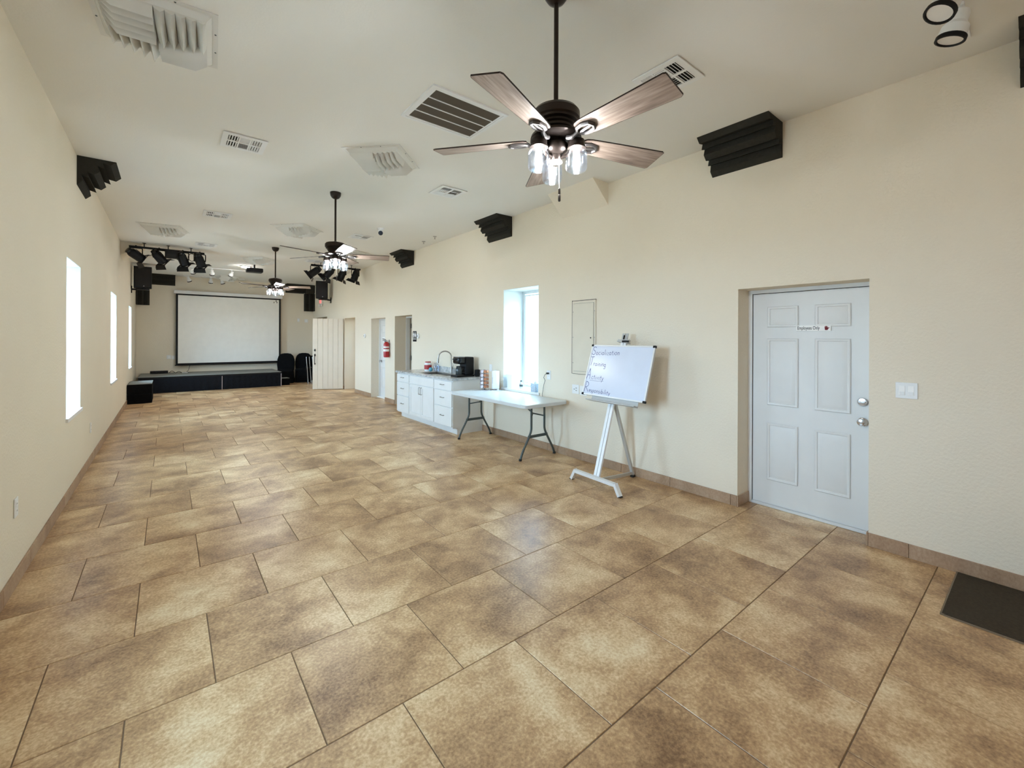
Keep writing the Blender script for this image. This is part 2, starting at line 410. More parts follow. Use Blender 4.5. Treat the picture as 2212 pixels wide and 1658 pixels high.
# sloped plaster blocks between wall and ceiling
def wedge(n, xw, sg, y0, y1, out, drop, label):
    o = MB().prism([(xw, ZC), (xw + sg * out, ZC), (xw, ZC - drop)], y0, y1, lambda u, v, h: (u, h, v)).build('trim_%d' % n, 'wall')
    struct(o, label)
wedge(1, XR, -1, 3.30, 4.06, 0.285, 0.265, 'sloped plaster block in the right wall and ceiling corner')
wedge(2, XL, 1, 11.36, 12.12, 0.36, 0.27, 'sloped plaster block in the left wall and ceiling corner')

# windows --------------------------------------------------------------
def window(n, axis, plane, sgn, o, mullion=None, sill=True):
    """axis 'x' wall: plane = X of the room side, sgn outward direction"""
    y0, y1, z0, z1 = o; d = TW - 0.055
    P = (lambda u, z, w: (plane + sgn * w, u, z)) if axis == 'x' else (lambda u, z, w: (u, plane + sgn * w, z))
    fr = struct(MB().cells([y0, y0 + 0.045, y1 - 0.045, y1] + ([mullion - 0.02, mullion + 0.02] if mullion else []), [z0, z0 + 0.045, z1 - 0.045, z1],
        lambda u, z: not (y0 + 0.045 < u < y1 - 0.045 and z0 + 0.045 < z < z1 - 0.045) or (mullion and abs(u - mullion) < 0.02), d, d + 0.05, P).build('window_%d' % n, 'white'))
    MB().cells([y0 + 0.06, y0 + 0.085, y1 - 0.085, y1 - 0.06], [z0 + 0.06, z0 + 0.085, z1 - 0.085, z1 - 0.06],
        lambda u, z: not (y0 + 0.085 < u < y1 - 0.085 and z0 + 0.085 < z < z1 - 0.085), d - 0.012, d + 0.03, P).build('sash', 'alu', fr)
    MB().cells([y0 + 0.04, y1 - 0.04], [z0 + 0.04, z1 - 0.04], lambda u, z: True, d + 0.02, d + 0.026, P).build('pane', 'pane', fr)
    if sill:
        MB().cells([y0 - 0.03, y1 + 0.03], [z0 - 0.022, z0 + 0.012], lambda u, z: True, -0.018, -0.0005, P).build('sill_nosing', 'white', fr)
        MB().cells([y0 + 0.001, y1 - 0.001], [z0 + 0.0005, z0 + 0.012], lambda u, z: True, -0.0005, d - 0.001, P).build('sill', 'white', fr)
    for a_, b__ in ((y0 + 0.0005, y0 + 0.005), (y1 - 0.005, y1 - 0.0005)):  # added thin boards that carry the painted daylight of the reveal
        MB().cells([a_, b__], [z0 + 0.013, z1 - 0.006], lambda u, z: True, 0.001, d - 0.001, P).build('jamb_lit_board', 'jamb_daylight', fr)
    MB().cells([y0 + 0.0005, y1 - 0.0005], [z1 - 0.0055, z1 - 0.0005], lambda u, z: True, 0.001, d - 0.001, P).build('head_lit_board', 'jamb_daylight', fr)
    c = P((y0 + y1) / 2, (z0 + z1) / 2, TW + 0.01)
    p = portal('window_portal', c, (0, 0, 0), (z1 - z0), (y1 - y0))
    inward = Vector((-sgn, 0, 0)) if axis == 'x' else Vector((0, -sgn, 0))
    p.rotation_euler = inward.to_track_quat('-Z', 'Y').to_euler()
    p.data.size, p.data.size_y = (y1 - y0), (z1 - z0)
window(1, 'x', XR, 1, WIN_R)
for i, o in enumerate(WIN_L): window(2 + i, 'x', XL, -1, o)
for i, o in enumerate(WIN_F): window(7 + i, 'y', YF, -1, o)
struct(MB().box((7.2, -6, -0.22), (7.45, 14, 3.2)).build('wall_outside', 'stucco_out'), 'sunlit cream stucco wall seen through the window by the table')

# small rooms behind the inner doorways
def closet(name, y0, y1, depth, m, end=True):
    x0, x1 = XR + TW, XR + TW + depth
    b = MB().box((x1, y0, -0.003), (x1 + 0.05, y1, 2.6 if end else 2.25)).box((x0, y0 - 0.05, -0.003), (x1, y0, 2.6)).box((x0, y1, -0.003), (x1, y1 + 0.05, 2.6)).box((x0, y0, 2.6), (x1, y1, 2.65)).box((x0, y0, -0.06), (x1, y1, -0.003))
    struct(b.build(name, m))
closet('wall_restroom', 8.2, 11.2, 1.5, 'wall')
closet('wall_passage', 11.9, 13.5, 1.2, 'pale_pink', False)  # end wall kept short so an invented gap lets daylight in

# doors ------------------------------------------------------------------
def six_panel(name, n, y0, y1, z0, z1, x, parent_label=None):
    """slab seen from -X, panels as stepped inset frames"""
    d = struct(MB().bbox((x, y0, z0), (x + 0.044, y1, z1), 0.002).build('door_%d' % n, 'door_white'))
    w, h = y1 - y0, z1 - z0
    rows = [(0.115, 0.385), (0.470, 0.785), (0.845, 0.935)]
    cols = [(0.145, 0.43), (0.57, 0.855)]
    for a, b in rows:
        for c, e in cols:
            ya, yb, za, zb = y0 + c * w, y0 + e * w, z0 + a * h, z0 + b * h
            if (a, b) == rows[2]: za -= 0.015
            m = MB(); rings = [(0, 0.0005), (0.006, 0.006), (0.020, 0.003), (0.024, -0.004), (0.042, 0.003), (0.060, 0.0065)]
            vs = []
            for i, dz in rings:
                vs += [(x - dz, ya + i, za + i), (x - dz, yb - i, za + i), (x - dz, yb - i, zb - i), (x - dz, ya + i, zb - i)]
            fs = [(4*k+j, 4*k+(j+1)%4, 4*k+4+(j+1)%4, 4*k+4+j) for k in range(5) for j in range(4)] + [(20, 21, 22, 23)]
            # lift the moulding so that its groove stays outside the slab face
            vs = [(vx - 0.0045, vy, vz) for vx, vy, vz in vs]
            m.add(vs, fs).build('panel', 'door_white', d)
    return d
d1 = six_panel('door', 1, 0.880, 1.760, 0.0245, 1.9855, 4.400)
for zz, nm in ((1.055, 'deadbolt'), (0.895, 'knob')):
    prof = [(0.034, 0), (0.034, 0.006), (0.026, 0.010), (0.013, 0.014), (0.012, 0.030), (0.024, 0.036), (0.029, 0.048), (0.024, 0.060), (0.0, 0.064)] if nm == 'knob' else [(0.034, 0), (0.034, 0.010), (0.028, 0.018), (0.0, 0.020)]
    k = MB().lathe(prof, 20, Matrix.Translation((4.3955, 0.930, zz)) @ Matrix.Rotation(-PI / 2, 4, 'Y')).build(nm, 'chrome', d1)
    if nm == 'deadbolt': MB().bbox((4.365, 0.910, zz - 0.006), (4.377, 0.950, zz + 0.006), 0.002).build('thumb_turn', 'chrome', k)
def frame(n, D, x0, x1, w, m, nm='trim_%d'):
    y0, y1, z0, z1 = D
    o = MB().box((x0, y0 + 0.0005, 0), (x1, y0 + w, z1 - 0.0005)).box((x0, y1 - w, 0), (x1, y1 - 0.0005, z1 - 0.0005)).box((x0, y0 + w, z1 - w), (x1, y1 - w, z1 - 0.0005)).build(nm % n, m)
    return struct(o)
frame(3, DOOR1, 4.385, 4.47, 0.034, 'door_white')
struct(MB().bbox((4.375, DOOR1[0] + 0.035, 0.0), (4.47, DOOR1[1] - 0.035, 0.024), 0.004).build('trim_4', 'alu'), 'aluminium threshold under the six-panel door')
MB().box((4.3965, 1.7565, 0.03), (4.3995, 1.7602, 1.985)).box((4.3965, 0.881, 1.9812), (4.3995, 1.7565, 1.9852)).build('frame_gap_shade', 'dark', d1)  # dark strips paint the shaded gap between slab and frame
# sign on door 1
sg = thing('door_sign', 'small white Employees Only sign with red hand on the six-panel door', 'sign', (4.3935, 1.27, 1.655))
MB().bbox((-0.003, -0.128, -0.026), (0.0, 0.128, 0.026), 0.0008).build('plate', 'label_white', sg)
Mt = Matrix(((0, 0, -1, -0.0032), (-1, 0, 0, 0.035), (0, 1, 0, 0.0), (0, 0, 0, 1)))
text_mesh('lettering', 'Employees Only', 0.042, 'ink_black', sg, Mt, 0.0004, 0.60)
hm = MB()
hm.prism(rrect(-0.107, -0.018, -0.085, 0.003, 0.006, 4), -0.0042, -0.0030, lambda u, v, h: (h, u, v))
for k, (yy, zt) in enumerate(((-0.0865, 0.014), (-0.0925, 0.018), (-0.0985, 0.017), (-0.1045, 0.011))):
    hm.prism(rrect(yy - 0.0025, -0.004, yy + 0.0025, zt, 0.0022, 3), -0.0042, -0.0030, lambda u, v, h: (h, u, v))
hm.prism([(-0.105, -0.012), (-0.118, 0.002), (-0.114, 0.006), (-0.103, -0.003)], -0.0042, -0.0030, lambda u, v, h: (h, u, v))
hm.build('hand_mark', 'hand_red', sg, weld=False)

# door 2: plain white door in the recess
d2 = six_panel('door', 2, DOOR2[0] + 0.0365, DOOR2[1] - 0.0365, 0.0165, 2.0085, 4.400)
MB().lathe([(0.032, 0), (0.032, 0.006), (0.012, 0.014), (0.012, 0.034), (0.026, 0.042), (0.028, 0.054), (0, 0.062)], 16, Matrix.Translation((4.3955, DOOR2[0] + 0.80, 0.94)) @ Matrix.Rotation(-PI / 2, 4, 'Y')).build('knob', 'steel', d2)
frame(5, DOOR2, 4.375, 4.47, 0.036, 'door_white')
struct(MB().bbox((4.30, DOOR2[0] + 0.037, 0.0), (4.47, DOOR2[1] - 0.037, 0.016), 0.003).build('trim_6', 'label_white'), 'pale threshold under the white inner door')
# door 3: restroom doorway, door folded inwards
frame(7, DOOR3, 4.44, 4.53, 0.036, 'door_white')
M3 = Matrix.Translation((4.56, 9.445, 0.02)) @ Matrix.Rotation(math.radians(-9), 4, 'Z')
d3 = struct(MB().bbox((0.0, -0.042, 0), (0.80, 0.0, 2.0), 0.002, M3).build('door_3', 'plank_white'))
for zz in (0.25, 1.02, 1.78):
    MB().cyl((4.548, 9.437, zz), (4.548, 9.437, zz + 0.11), 0.011, 10).box((4.535, 9.38, zz), (4.5405, 9.437, zz + 0.11)).build('hinge', 'hinge', d3)
# door 4: plank door standing open into the room
ang = math.atan2(13.50 - 13.12, 3.43 - 4.15); L4 = 0.86
M4 = Matrix.Translation((4.135, 13.15, 0.012)) @ Matrix.Rotation(ang, 4, 'Z')
d4 = struct(MB().box((0.0, -0.012, 0.0), (L4, 0.010, 2.10), M4).build('door_4', 'plank_white'))
npk = 6
for k in range(npk):
    a, b = L4 * k / npk, L4 * (k + 1) / npk
    MB().bbox((a + 0.0015, -0.001, 0.001), (b - 0.0015, 0.026, 2.099), 0.004, M4).build('plank', 'plank_white', d4)
    MB().bbox((a + 0.0015, -0.028, 0.001), (b - 0.0015, -0.011, 2.099), 0.004, M4).build('plank', 'plank_white', d4)
hd = MB().tube(fillet([M4 @ Vector((L4 - 0.065, 0.026, 0.76)), M4 @ Vector((L4 - 0.065, 0.065, 0.79)), M4 @ Vector((L4 - 0.065, 0.065, 0.98)), M4 @ Vector((L4 - 0.065, 0.026, 1.01))], 0.03), 0.009, 8)
for zz, r in ((0.755, 0.026), (1.015, 0.034), (1.16, 0.034)):
    hd.prism([(L4 - 0.065 + r * 0.75 * math.cos(t), zz + r * 1.35 * math.sin(t)) for t in (0, PI / 2, PI, 3 * PI / 2)], 0.025, 0.038, lambda u, v, h: M4 @ Vector((u, h, v)))
hd.build('handle', 'black', d4)
frame(8, DOOR4, 4.50, 4.60, 0.04, 'pale_pink')
# door 5: exit door in the far recess
d5 = struct(MB().bbox((4.40, DOOR5[0] + 0.0455, 0.0), (4.445, DOOR5[1] - 0.0455, 2.2045), 0.002).build('door_5', 'brown_door'))
MB().cyl((4.36, 15.05, 1.05), (4.36, 16.0, 1.05), 0.02, 10).build('push_bar', 'steel', d5)
frame(9, DOOR5, 4.395, 4.47, 0.045, 'brown_door')
dc = thing('door_closer', 'black door closer above the exit door recess', 'door closer', (4.37, 15.2, 2.12))
MB().bbox((-0.025, -0.03, -0.03), (0.025, 0.23, 0.035), 0.006).build('body', 'black', dc)
MB().tube([(-0.03, 0.1, 0.03), (-0.14, 0.30, 0.05), (-0.03, 0.55, 0.06)], 0.009, 6).build('arm', 'black', dc)

# ================================================================== CEILING THINGS
def fan(loc, rz, jar_ang, label, z_blade=2.62):
    root = thing('ceiling_fan', label, 'ceiling fan', (loc[0], loc[1], ZC), 0, 'ceiling fans along the room')
    zb = z_blade - ZC
    MB().lathe([(0.0, -0.085), (0.022, -0.083), (0.045, -0.070), (0.062, -0.045), (0.068, -0.018), (0.068, -0.0005)], 28).build('canopy', 'bronze', root)
    MB().cyl((0, 0, -0.06), (0, 0, zb + 0.17), 0.0125, 14).build('downrod', 'bronze', root)
    MB().lathe([(0.03, 0.176), (0.065, 0.166), (0.114, 0.155), (0.127, 0.138), (0.127, 0.102), (0.117, 0.095), (0.117, 0.084), (0.102, 0.077), (0.102, 0.067), (0.092, 0.060), (0.092, 0.048), (0.082, 0.042), (0.082, 0.022), (0.132, 0.018), (0.136, 0.004), (0.120, -0.004), (0.07, -0.006)], 40,
        Matrix.Translation((0, 0, zb))).build('motor_housing', 'bronze', root)
    prof = [(0.155, -0.040), (0.17, -0.052), (0.20, -0.058), (0.30, -0.064), (0.50, -0.074), (0.660, -0.082), (0.672, -0.076), (0.672, 0.070), (0.660, 0.078), (0.50, 0.072), (0.30, 0.063), (0.20, 0.056), (0.17, 0.050), (0.155, 0.038)]
    bme = MB().prism(prof, -0.003, 0.003).mesh('blade', 'blade_wood')
    edge = MB()
    n = len(prof)
    for k in range(n):   # dark edge band
        a, b = Vector((*prof[k], 0)), Vector((*prof[(k + 1) % n], 0)); d = (b - a).normalized(); o_ = Vector((d.y, -d.x, 0)) * 0.0012
        edge.add([a + o_ + Vector((0, 0, -0.0034)), b + o_ + Vector((0, 0, -0.0034)), b + o_ + Vector((0, 0, 0.0034)), a + o_ + Vector((0, 0, 0.0034)), a - o_ * 0.5 + Vector((0, 0, -0.0034)), b - o_ * 0.5 + Vector((0, 0, -0.0034)), b - o_ * 0.5 + Vector((0, 0, 0.0034)), a - o_ * 0.5 + Vector((0, 0, 0.0034))],
                 [(0, 1, 2, 3), (0, 4, 5, 1), (3, 2, 6, 7)])
    eme = edge.mesh('edge_band', 'bronze')
    iron = MB()
    loop = [(0.150, 0.0), (0.168, 0.024), (0.200, 0.033), (0.238, 0.024), (0.252, 0.0), (0.238, -0.024), (0.200, -0.033), (0.168, -0.024)]
    iron.tube([(x, y, -0.010) for x, y in loop], 0.0105, 8, closed=True)
    iron.tube([(0.165, 0.010, -0.010), (0.205, 0.0, -0.012), (0.24, -0.006, -0.010)], 0.008, 8)
    iron.tube(fillet([(0.085, 0, -0.018), (0.115, 0, -0.030), (0.140, 0, -0.020), (0.158, 0, -0.010)], 0.02, 4), [0.012] * 6 + [0.010] * 8, 8)
    ime = iron.mesh('blade_iron', 'pewter')
    for k in range(5):
        M = Matrix.Rotation(rz + k * 2 * PI / 5, 4, 'Z') @ Matrix.Translation((0, 0, zb)) @ Matrix.Rotation(math.radians(-13), 4, 'X')
        b = link('blade', bme, root); b.matrix_local = M
        link('edge_band', eme, b); link('blade_iron', ime, b)
    MB().lathe([(0.052, -0.006), (0.055, -0.020), (0.066, -0.028), (0.068, -0.048), (0.060, -0.066), (0.044, -0.078), (0.030, -0.084), (0.032, -0.090), (0.030, -0.112), (0.020, -0.118)], 32, Matrix.Translation((0, 0, zb))).build('switch_housing', 'bronze', root)
    MB().lathe([(0.020, -0.112), (0.034, -0.116), (0.036, -0.122), (0.022, -0.128), (0.018, -0.138), (0.0, -0.142)], 24, Matrix.Translation((0, 0, zb))).build('bottom_cap', 'label_white', root)
    jp = [(0.036, -0.040), (0.038, -0.045), (0.035, -0.049), (0.038, -0.054), (0.049, -0.062), (0.056, -0.074), (0.056, -0.146), (0.052, -0.159), (0.042, -0.166), (0.0, -0.168)]
    ji = [(0.0, -0.162), (0.040, -0.161), (0.050, -0.154), (0.0535, -0.144), (0.0535, -0.076), (0.046, -0.065), (0.034, -0.054), (0.033, -0.040)]
    jme = MB().lathe(jp + ji, 24, cap=False).mesh('glass_jar', 'jar_glass')
    bul = MB().lathe([(0.010, -0.045), (0.013, -0.054), (0.016, -0.070), (0.0175, -0.090), (0.015, -0.108), (0.009, -0.118), (0.0, -0.121)], 14).mesh('bulb', 'bulb')
    cme = MB().lathe([(0.012, 0.0), (0.040, -0.003), (0.044, -0.010), (0.044, -0.036), (0.048, -0.040), (0.048, -0.047), (0.038, -0.049)], 24).mesh('socket_cup', 'bronze')
    for k in range(3):
        a = jar_ang + k * 2 * PI / 3; c, s_ = math.cos(a), math.sin(a); R = 0.115
        MB().tube(fillet([(0.03 * c, 0.03 * s_, zb - 0.098), (0.070 * c, 0.070 * s_, zb - 0.095), (0.085 * c, 0.085 * s_, zb - 0.05)], 0.03, 5), 0.009, 8).build('light_arm', 'bronze', root)
        T = Matrix.Translation((R * c, R * s_, zb - 0.022))
        cu = link('socket_cup', cme, root); cu.matrix_local = T
        j = link('glass_jar', jme, root); j.matrix_local = T
        link('bulb', bul, j)
    ch = MB().tube([(0.012, -0.012, zb - 0.11), (0.014, -0.014, zb - 0.26)], 0.0018, 5).build('pull_chain', 'nickel', root)
    MB().lathe([(0.003, -0.258), (0.006, -0.262), (0.0065, -0.288), (0.004, -0.292), (0.007, -0.298), (0.007, -0.325), (0.004, -0.33)], 10, Matrix.Translation((0.014, -0.014, zb))).build('pull_knob', 'bronze', ch)
    return root
fan((1.628, 1.641), math.radians(56.5), math.radians(55), 'nearest bronze ceiling fan with wooden blades and three lit glass jar lamps')
fan((1.697, 5.732), math.radians(52), math.radians(253), 'middle ceiling fan of three hanging between the near fan and the stage')
fan((1.76, 10.05), math.radians(52), math.radians(320), 'farthest ceiling fan with lit jars in front of the projection screen')

fan((1.62, -2.45), math.radians(56), math.radians(100), 'added unseen ceiling fan behind the camera that lights the foreground')  # made-up fan out of view, put in to brighten the foreground

# acoustic corner foam ----------------------------------------------------
def foam_profile(a=0.304):
    s = [(0.0, 0), (0.15, 0), (0.235, -0.052), (0.30, 0.0), (0.365, -0.052), (0.43, 0), (0.57, 0), (0.635, -0.052), (0.70, 0), (0.765, -0.052), (0.85, 0), (1.0, 0)]
    hyp = []; n = Vector((1, 1)).normalized()
    for t, h in s:
        p = Vector((a * (1 - t), a * t)) + n * h; hyp.append((p.x, p.y))
    return [(0, 0)] + hyp      # (out from wall, down from ceiling)
FP = foam_profile()
def foam(label, kind, pos, sg=1, ln=0.607):
    m = MB()
    if kind == 'x+':     # against a side wall, running along Y; sg = direction into room
        mp = lambda u, v, h: (pos[0] + sg * (u + 0.0008), pos[1] + h, ZC - v - 0.0008)
    elif kind == 'y':    # against back wall, running along X
        mp = lambda u, v, h: (pos[0] + h, pos[1] - u - 0.0008, ZC - v - 0.0008)
    elif kind == 'v':    # in a vertical corner
        mp = lambda u, v, h: (pos[0] + sg * (u + 0.0008), pos[1] - v - 0.0008, pos[2] - h)
    m.prism(FP, 0, ln, mp); o = m.build('foam_bass_trap', 'foam')
    return tag(o, label, 'acoustic foam', 'black foam bass traps in the ceiling corners')
foam('black ridged foam wedge on the right wall above the six-panel door', 'x+', (XR, 1.432), -1)
foam('black ridged foam wedge on the right wall just past the sloped plaster block', 'x+', (XR, 5.14), -1)
foam('smallest-looking black foam wedge on the right wall, farthest along the ceiling', 'x+', (XR, 8.50), -1)
foam('black foam wedge cut off by the right edge of the picture', 'x+', (XR, -0.49), -1)
foam('black ridged foam wedge on the left wall above the nearest window', 'x+', (XL, 6.225), 1)
def corner_cube(x, sg, label):
    o = MB().bbox((min(x, x + sg * 0.304), YB - 0.305, ZC - 0.305), (max(x, x + sg * 0.304), YB - 0.001, ZC - 0.001), 0.02).build('foam_corner_cube', 'foam')
    tag(o, label, 'acoustic foam', 'black foam corner cubes')
corner_cube(XL + 0.001, 1, 'black foam cube in the far left ceiling corner behind the loudspeaker')
corner_cube(XR - 0.001, -1, 'black foam cube in the far right ceiling corner')
foam('black foam wedge along the back wall ceiling left of the screen', 'y', (XL + 0.307, YB), ln=0.607)
foam('black foam wedge along the back wall ceiling right of the screen', 'y', (XR - 0.914, YB), ln=0.607)
foam('black foam wedge hanging upright in the far left corner', 'v', (XL, YB, ZC - 0.308), 1, 0.625)
foam('black foam wedge hanging upright in the far right corner', 'v', (XR, YB, ZC - 0.308), -1, 0.625)

# moulded ceiling diffusers -------------------------------------------------
def diffuser_proto():
    S = 0.30
    fl = MB().cells([-S, -S + 0.03, S - 0.03, S], [-S, -S + 0.03, S - 0.03, S], lambda u, v: not (abs(u) < S - 0.03 and abs(v) < S - 0.03), -0.0005, -0.006, lambda u, v, w: (u, v, w))
    fme = fl.mesh('flange', 'diffuser')
    b = MB(); e = S - 0.03
    b.add([(-e, -e, -0.004), (e, -e, -0.004), (e, e, -0.004), (-e, e, -0.004), (-e + 0.035, -e + 0.035, -0.042), (e - 0.035, -e + 0.035, -0.042), (e - 0.035, e - 0.035, -0.042), (-e + 0.035, e - 0.035, -0.042)], [(0, 1, 5, 4), (1, 2, 6, 5), (2, 3, 7, 6), (3, 0, 4, 7), (4, 5, 6, 7)])
    pme = b.mesh('tray', 'diffuser')
    blocks = []
    for (sx, sy) in ((-1, -1), (1, -1), (1, 1), (-1, 1)):
        m = MB(); q = e - 0.028; n = 5; alongx = sx * sy > 0
        for k in range(n):
            a, c = q * k / n + 0.001, q * (k + 1) / n - 0.001; md = a + (c - a) * 0.62
            hb, hp = -0.044 - 0.007 * (n - k), -0.092 - 0.010 * (n - k)
            V = []
            for (u, h) in ((a, hb), (md, hp), (c, hb)):       # ridge section
                for v, f_ in ((0.003, 1.0), (q * 0.74, 1.0), (q, 0.25)):  # sloped outer end
                    V.append((u, v, -0.036 + (h + 0.036) * f_))
            top = [(u, v, -0.030) for u in (a, c) for v in (0.003, q)]
            idx = lambda i, j: i * 3 + j
            vs = [((x * sx, y * sy, z) if not alongx else (y * sx, x * sy, z)) for x, y, z in V + top]
            fs = [(idx(i, j), idx(i, j + 1), idx(i + 1, j + 1), idx(i + 1, j)) for i in (0, 1) for j in (0, 1)]
            fs += [(9, 0, 1, 2, 10), (11, 12, 8, 7, 6), (9, 11, 6, 3, 0), (10, 2, 5, 8, 12), (9, 10, 12, 11)]
            m.add(vs, fs)
        blocks.append(m.mesh('ridged_quarter', 'diffuser'))
    sm = MB().lathe([(0.006, -0.006), (0.005, -0.008), (0, -0.0085)], 8).mesh('screw', 'table_leg')
    return fme, pme, blocks, sm
DP = diffuser_proto()
def diffuser(x, y, deg, label):
    r = thing('ceiling_diffuser', label, 'acoustic diffuser', (x, y, ZC), math.radians(deg), 'white moulded diffuser panels on the ceiling')
    link('flange', DP[0], r); link('tray', DP[1], r)
    for b in DP[2]: link('ridged_quarter', b, r)
    for sx, sy in ((-0.1, -0.287), (0.1, -0.287), (0.287, -0.1), (0.287, 0.1), (-0.1, 0.287), (0.1, 0.287), (-0.287, -0.1), (-0.287, 0.1)):
        link('screw', DP[3], r, (sx, sy, 0))
diffuser(-0.055, 3.32, -4, 'large near white moulded diffuser panel at the upper left ceiling')
diffuser(1.755, 4.325, 45, 'diamond-turned white diffuser panel beside the large return air grille')
diffuser(1.745, 8.02, 45, 'diamond-turned white diffuser panel left of the middle fan rod')
diffuser(-0.06, 9.45, -15, 'white diffuser panel near the left wall before the light bar')
diffuser(1.72, 11.75, 45, 'white diffuser panel on the ceiling above the projector')
diffuser(1.45, 15.9, 10, 'farthest white diffuser panel close to the back wall ceiling')
diffuser(3.2, 9.6, 30, 'white diffuser panel behind the right end of the middle fan')

# ceiling registers ----------------------------------------------------------
REG = {}
def register(x, y, label, rz=0, s=0.18):
    if not REG:
        holes = [(-0.135, -0.05, 0.012, 0.135), (-0.135, -0.05, -0.135, -0.012), (0.05, 0.135, 0.012, 0.135), (0.05, 0.135, -0.135, -0.012), (-0.038, 0.038, -0.135, -0.012), (-0.038, 0.038, 0.012, 0.135)]
        us = [-s, s] + [t for h in holes for t in h[:2]]; ws = [-s, s] + [t for h in holes for t in h[2:]]
        REG['f'] = MB().cells(us, ws, lambda u, v: not any(h[0] < u < h[1] and h[2] < v < h[3] for h in holes), -0.004, -0.012, lambda u, v, w: (u, v, w)).mesh('face_plate', 'white')
        REG['b'] = MB().box((-0.15, -0.15, -0.003), (0.15, 0.15, -0.001)).mesh('duct_back', 'dark')
        Mx = Matrix.Rotation(math.radians(38), 4, 'Y')
        REG['s'] = MB().box((-0.0075, -0.060, -0.0008), (0.0075, 0.060, 0.0008), Mx).mesh('louvre', 'white')
        REG['h'] = MB().box((-0.037, -0.006, -0.0008), (0.037, 0.006, 0.0008), Matrix.Rotation(math.radians(40), 4, 'X')).mesh('louvre', 'white')
    r = thing('ceiling_register', label, 'air vent', (x, y, ZC), rz, 'square white air registers on the ceiling')
    link('duct_back', REG['b'], r); link('face_plate', REG['f'], r)
    for sx in (-1, 1):
        for sy in (-1, 1):
            for k in range(4):
                o = link('louvre', REG['s'], r, (sx * (0.060 + 0.021 * k), sy * 0.0735, -0.009)); o.scale = (sx, 1, 1)
    for sy in (-1, 1):
        for k in range(5):
            o = link('louvre', REG['h'], r, (0, sy * (0.026 + 0.024 * k), -0.009)); o.scale = (1, sy, 1)
register(0.568, 4.815, 'nearest square air register on the left half of the ceiling')
register(0.585, 7.89, 'second square air register along the left half of the ceiling')
register(0.60, 10.60, 'farthest square air register on the left, above the light bar')
register(2.81, 1.70, 'square air register partly hidden by a near fan blade', PI / 2)
register(2.81, 4.78, 'square air register on the ceiling above the easel wall, past the near fan', PI / 2)
register(2.81, 7.95, 'square air register beside the dome camera', PI / 2)
register(2.81, 11.2, 'farthest square air register on the right half of the ceiling', PI / 2)

# large return grille
g = thing('return_air_grille', 'large rectangular return air grille with fine blades on the ceiling', 'air vent', (1.88, 3.095, ZC))
gx, gy = 0.352, 0.284
MB().cells([-gx, -gx + 0.028, gx - 0.028, gx], [-gy, -gy + 0.028, gy - 0.028, gy], lambda u, v: not (abs(u) < gx - 0.028 and abs(v) < gy - 0.028), -0.0005, -0.013, lambda u, v, w: (u, v, w)).build('frame', 'white', g)
MB().cells([-gx + 0.03, -gx + 0.05, gx - 0.05, gx - 0.03], [-gy + 0.03, -gy + 0.05, gy - 0.05, gy - 0.03], lambda u, v: not (abs(u) < gx - 0.05 and abs(v) < gy - 0.05), -0.004, -0.010, lambda u, v, w: (u, v, w)).build('inner_frame', 'white', g)
MB().box((-gx + 0.03, -gy + 0.03, -0.003), (gx - 0.03, gy - 0.03, -0.001)).build('filter', 'filter', g)
for k in (-1, 0, 1):
    MB().box((-gx + 0.05, k * 0.117 - 0.005, -0.0115), (gx - 0.05, k * 0.117 + 0.005, -0.004)).build('bar', 'white', g)
fb = MB(); nb = 54
for k in range(nb):
    x = -gx + 0.052 + (2 * gx - 0.104) * k / (nb - 1)
    fb.box((-0.0045, -gy + 0.05, -0.0004), (0.0045, gy - 0.05, 0.0004), Matrix.Translation((x, 0, -0.0075)) @ Matrix.Rotation(math.radians(52), 4, 'Y'))
tag(fb.build('fine_blades', 'filter', g), kind='stuff')

# track spots -----------------------------------------------------------------
def spot(loc, aim, label, big=1.0):
    r = thing('track_spotlight', label, 'spotlight', loc, 0, 'white track spotlights')
    d = Vector(aim).normalized(); q = d.to_track_quat('Z', 'Y').to_matrix().to_4x4()
    T = Matrix.Translation((0, 0, -0.10 * big)) @ q
    MB().lathe([(0.016, -0.060), (0.030, -0.056), (0.036, -0.040), (0.038, 0.0), (0.054, 0.020), (0.058, 0.075), (0.050, 0.078)], 24, T @ Matrix.Scale(big, 4)).build('can', 'white', r)
    MB().lathe([(0.0585, 0.066), (0.0615, 0.070), (0.0615, 0.088), (0.054, 0.090), (0.050, 0.082)], 24, T @ Matrix.Scale(big, 4), cap=False).build('rim', 'black', r)
    MB().lathe([(0.0515, 0.079), (0.0515, 0.082), (0, 0.083)], 20, T @ Matrix.Scale(big, 4)).build('lens', 'lens', r)
    MB().cyl((0, 0, -0.014), (0, 0, -0.075 * big), 0.010, 10).box((-0.02, -0.028, -0.03), (0.02, 0.028, -0.012)).build('stem', 'white', r)
def track(x0, x1, y, label):
    o = MB().bbox((x0, y - 0.018, ZC - 0.020), (x1, y + 0.018, ZC - 0.0005), 0.002).build('light_track', 'white'); tag(o, label, 'light track', 'white lighting tracks on the ceiling')
track(0.35, 1.95, 14.1, 'white lighting track crossing the ceiling before the stage')
for x, ax, t in ((0.50, 0.25, 'leftmost'), (0.93, 0.05, 'middle'), (1.38, -0.3, 'rightmost')):
    spot((x, 14.1, ZC - 0.012), (ax, 0.55, -0.8), t + ' white spotlight on the track before the stage')
track(0.35, 1.95, 16.25, 'white lighting track closest to the back wall')
for x, ax, t in ((0.48, 0.3, 'leftmost'), (1.04, 0.0, 'middle'), (1.33, 0.35, 'rightmost')):
    spot((x, 16.25, ZC - 0.012), (ax, 0.3, -0.8), t + ' white spotlight on the track nearest the back wall')
track(2.75, 3.85, 0.32, 'white lighting track at the top right corner near the camera')
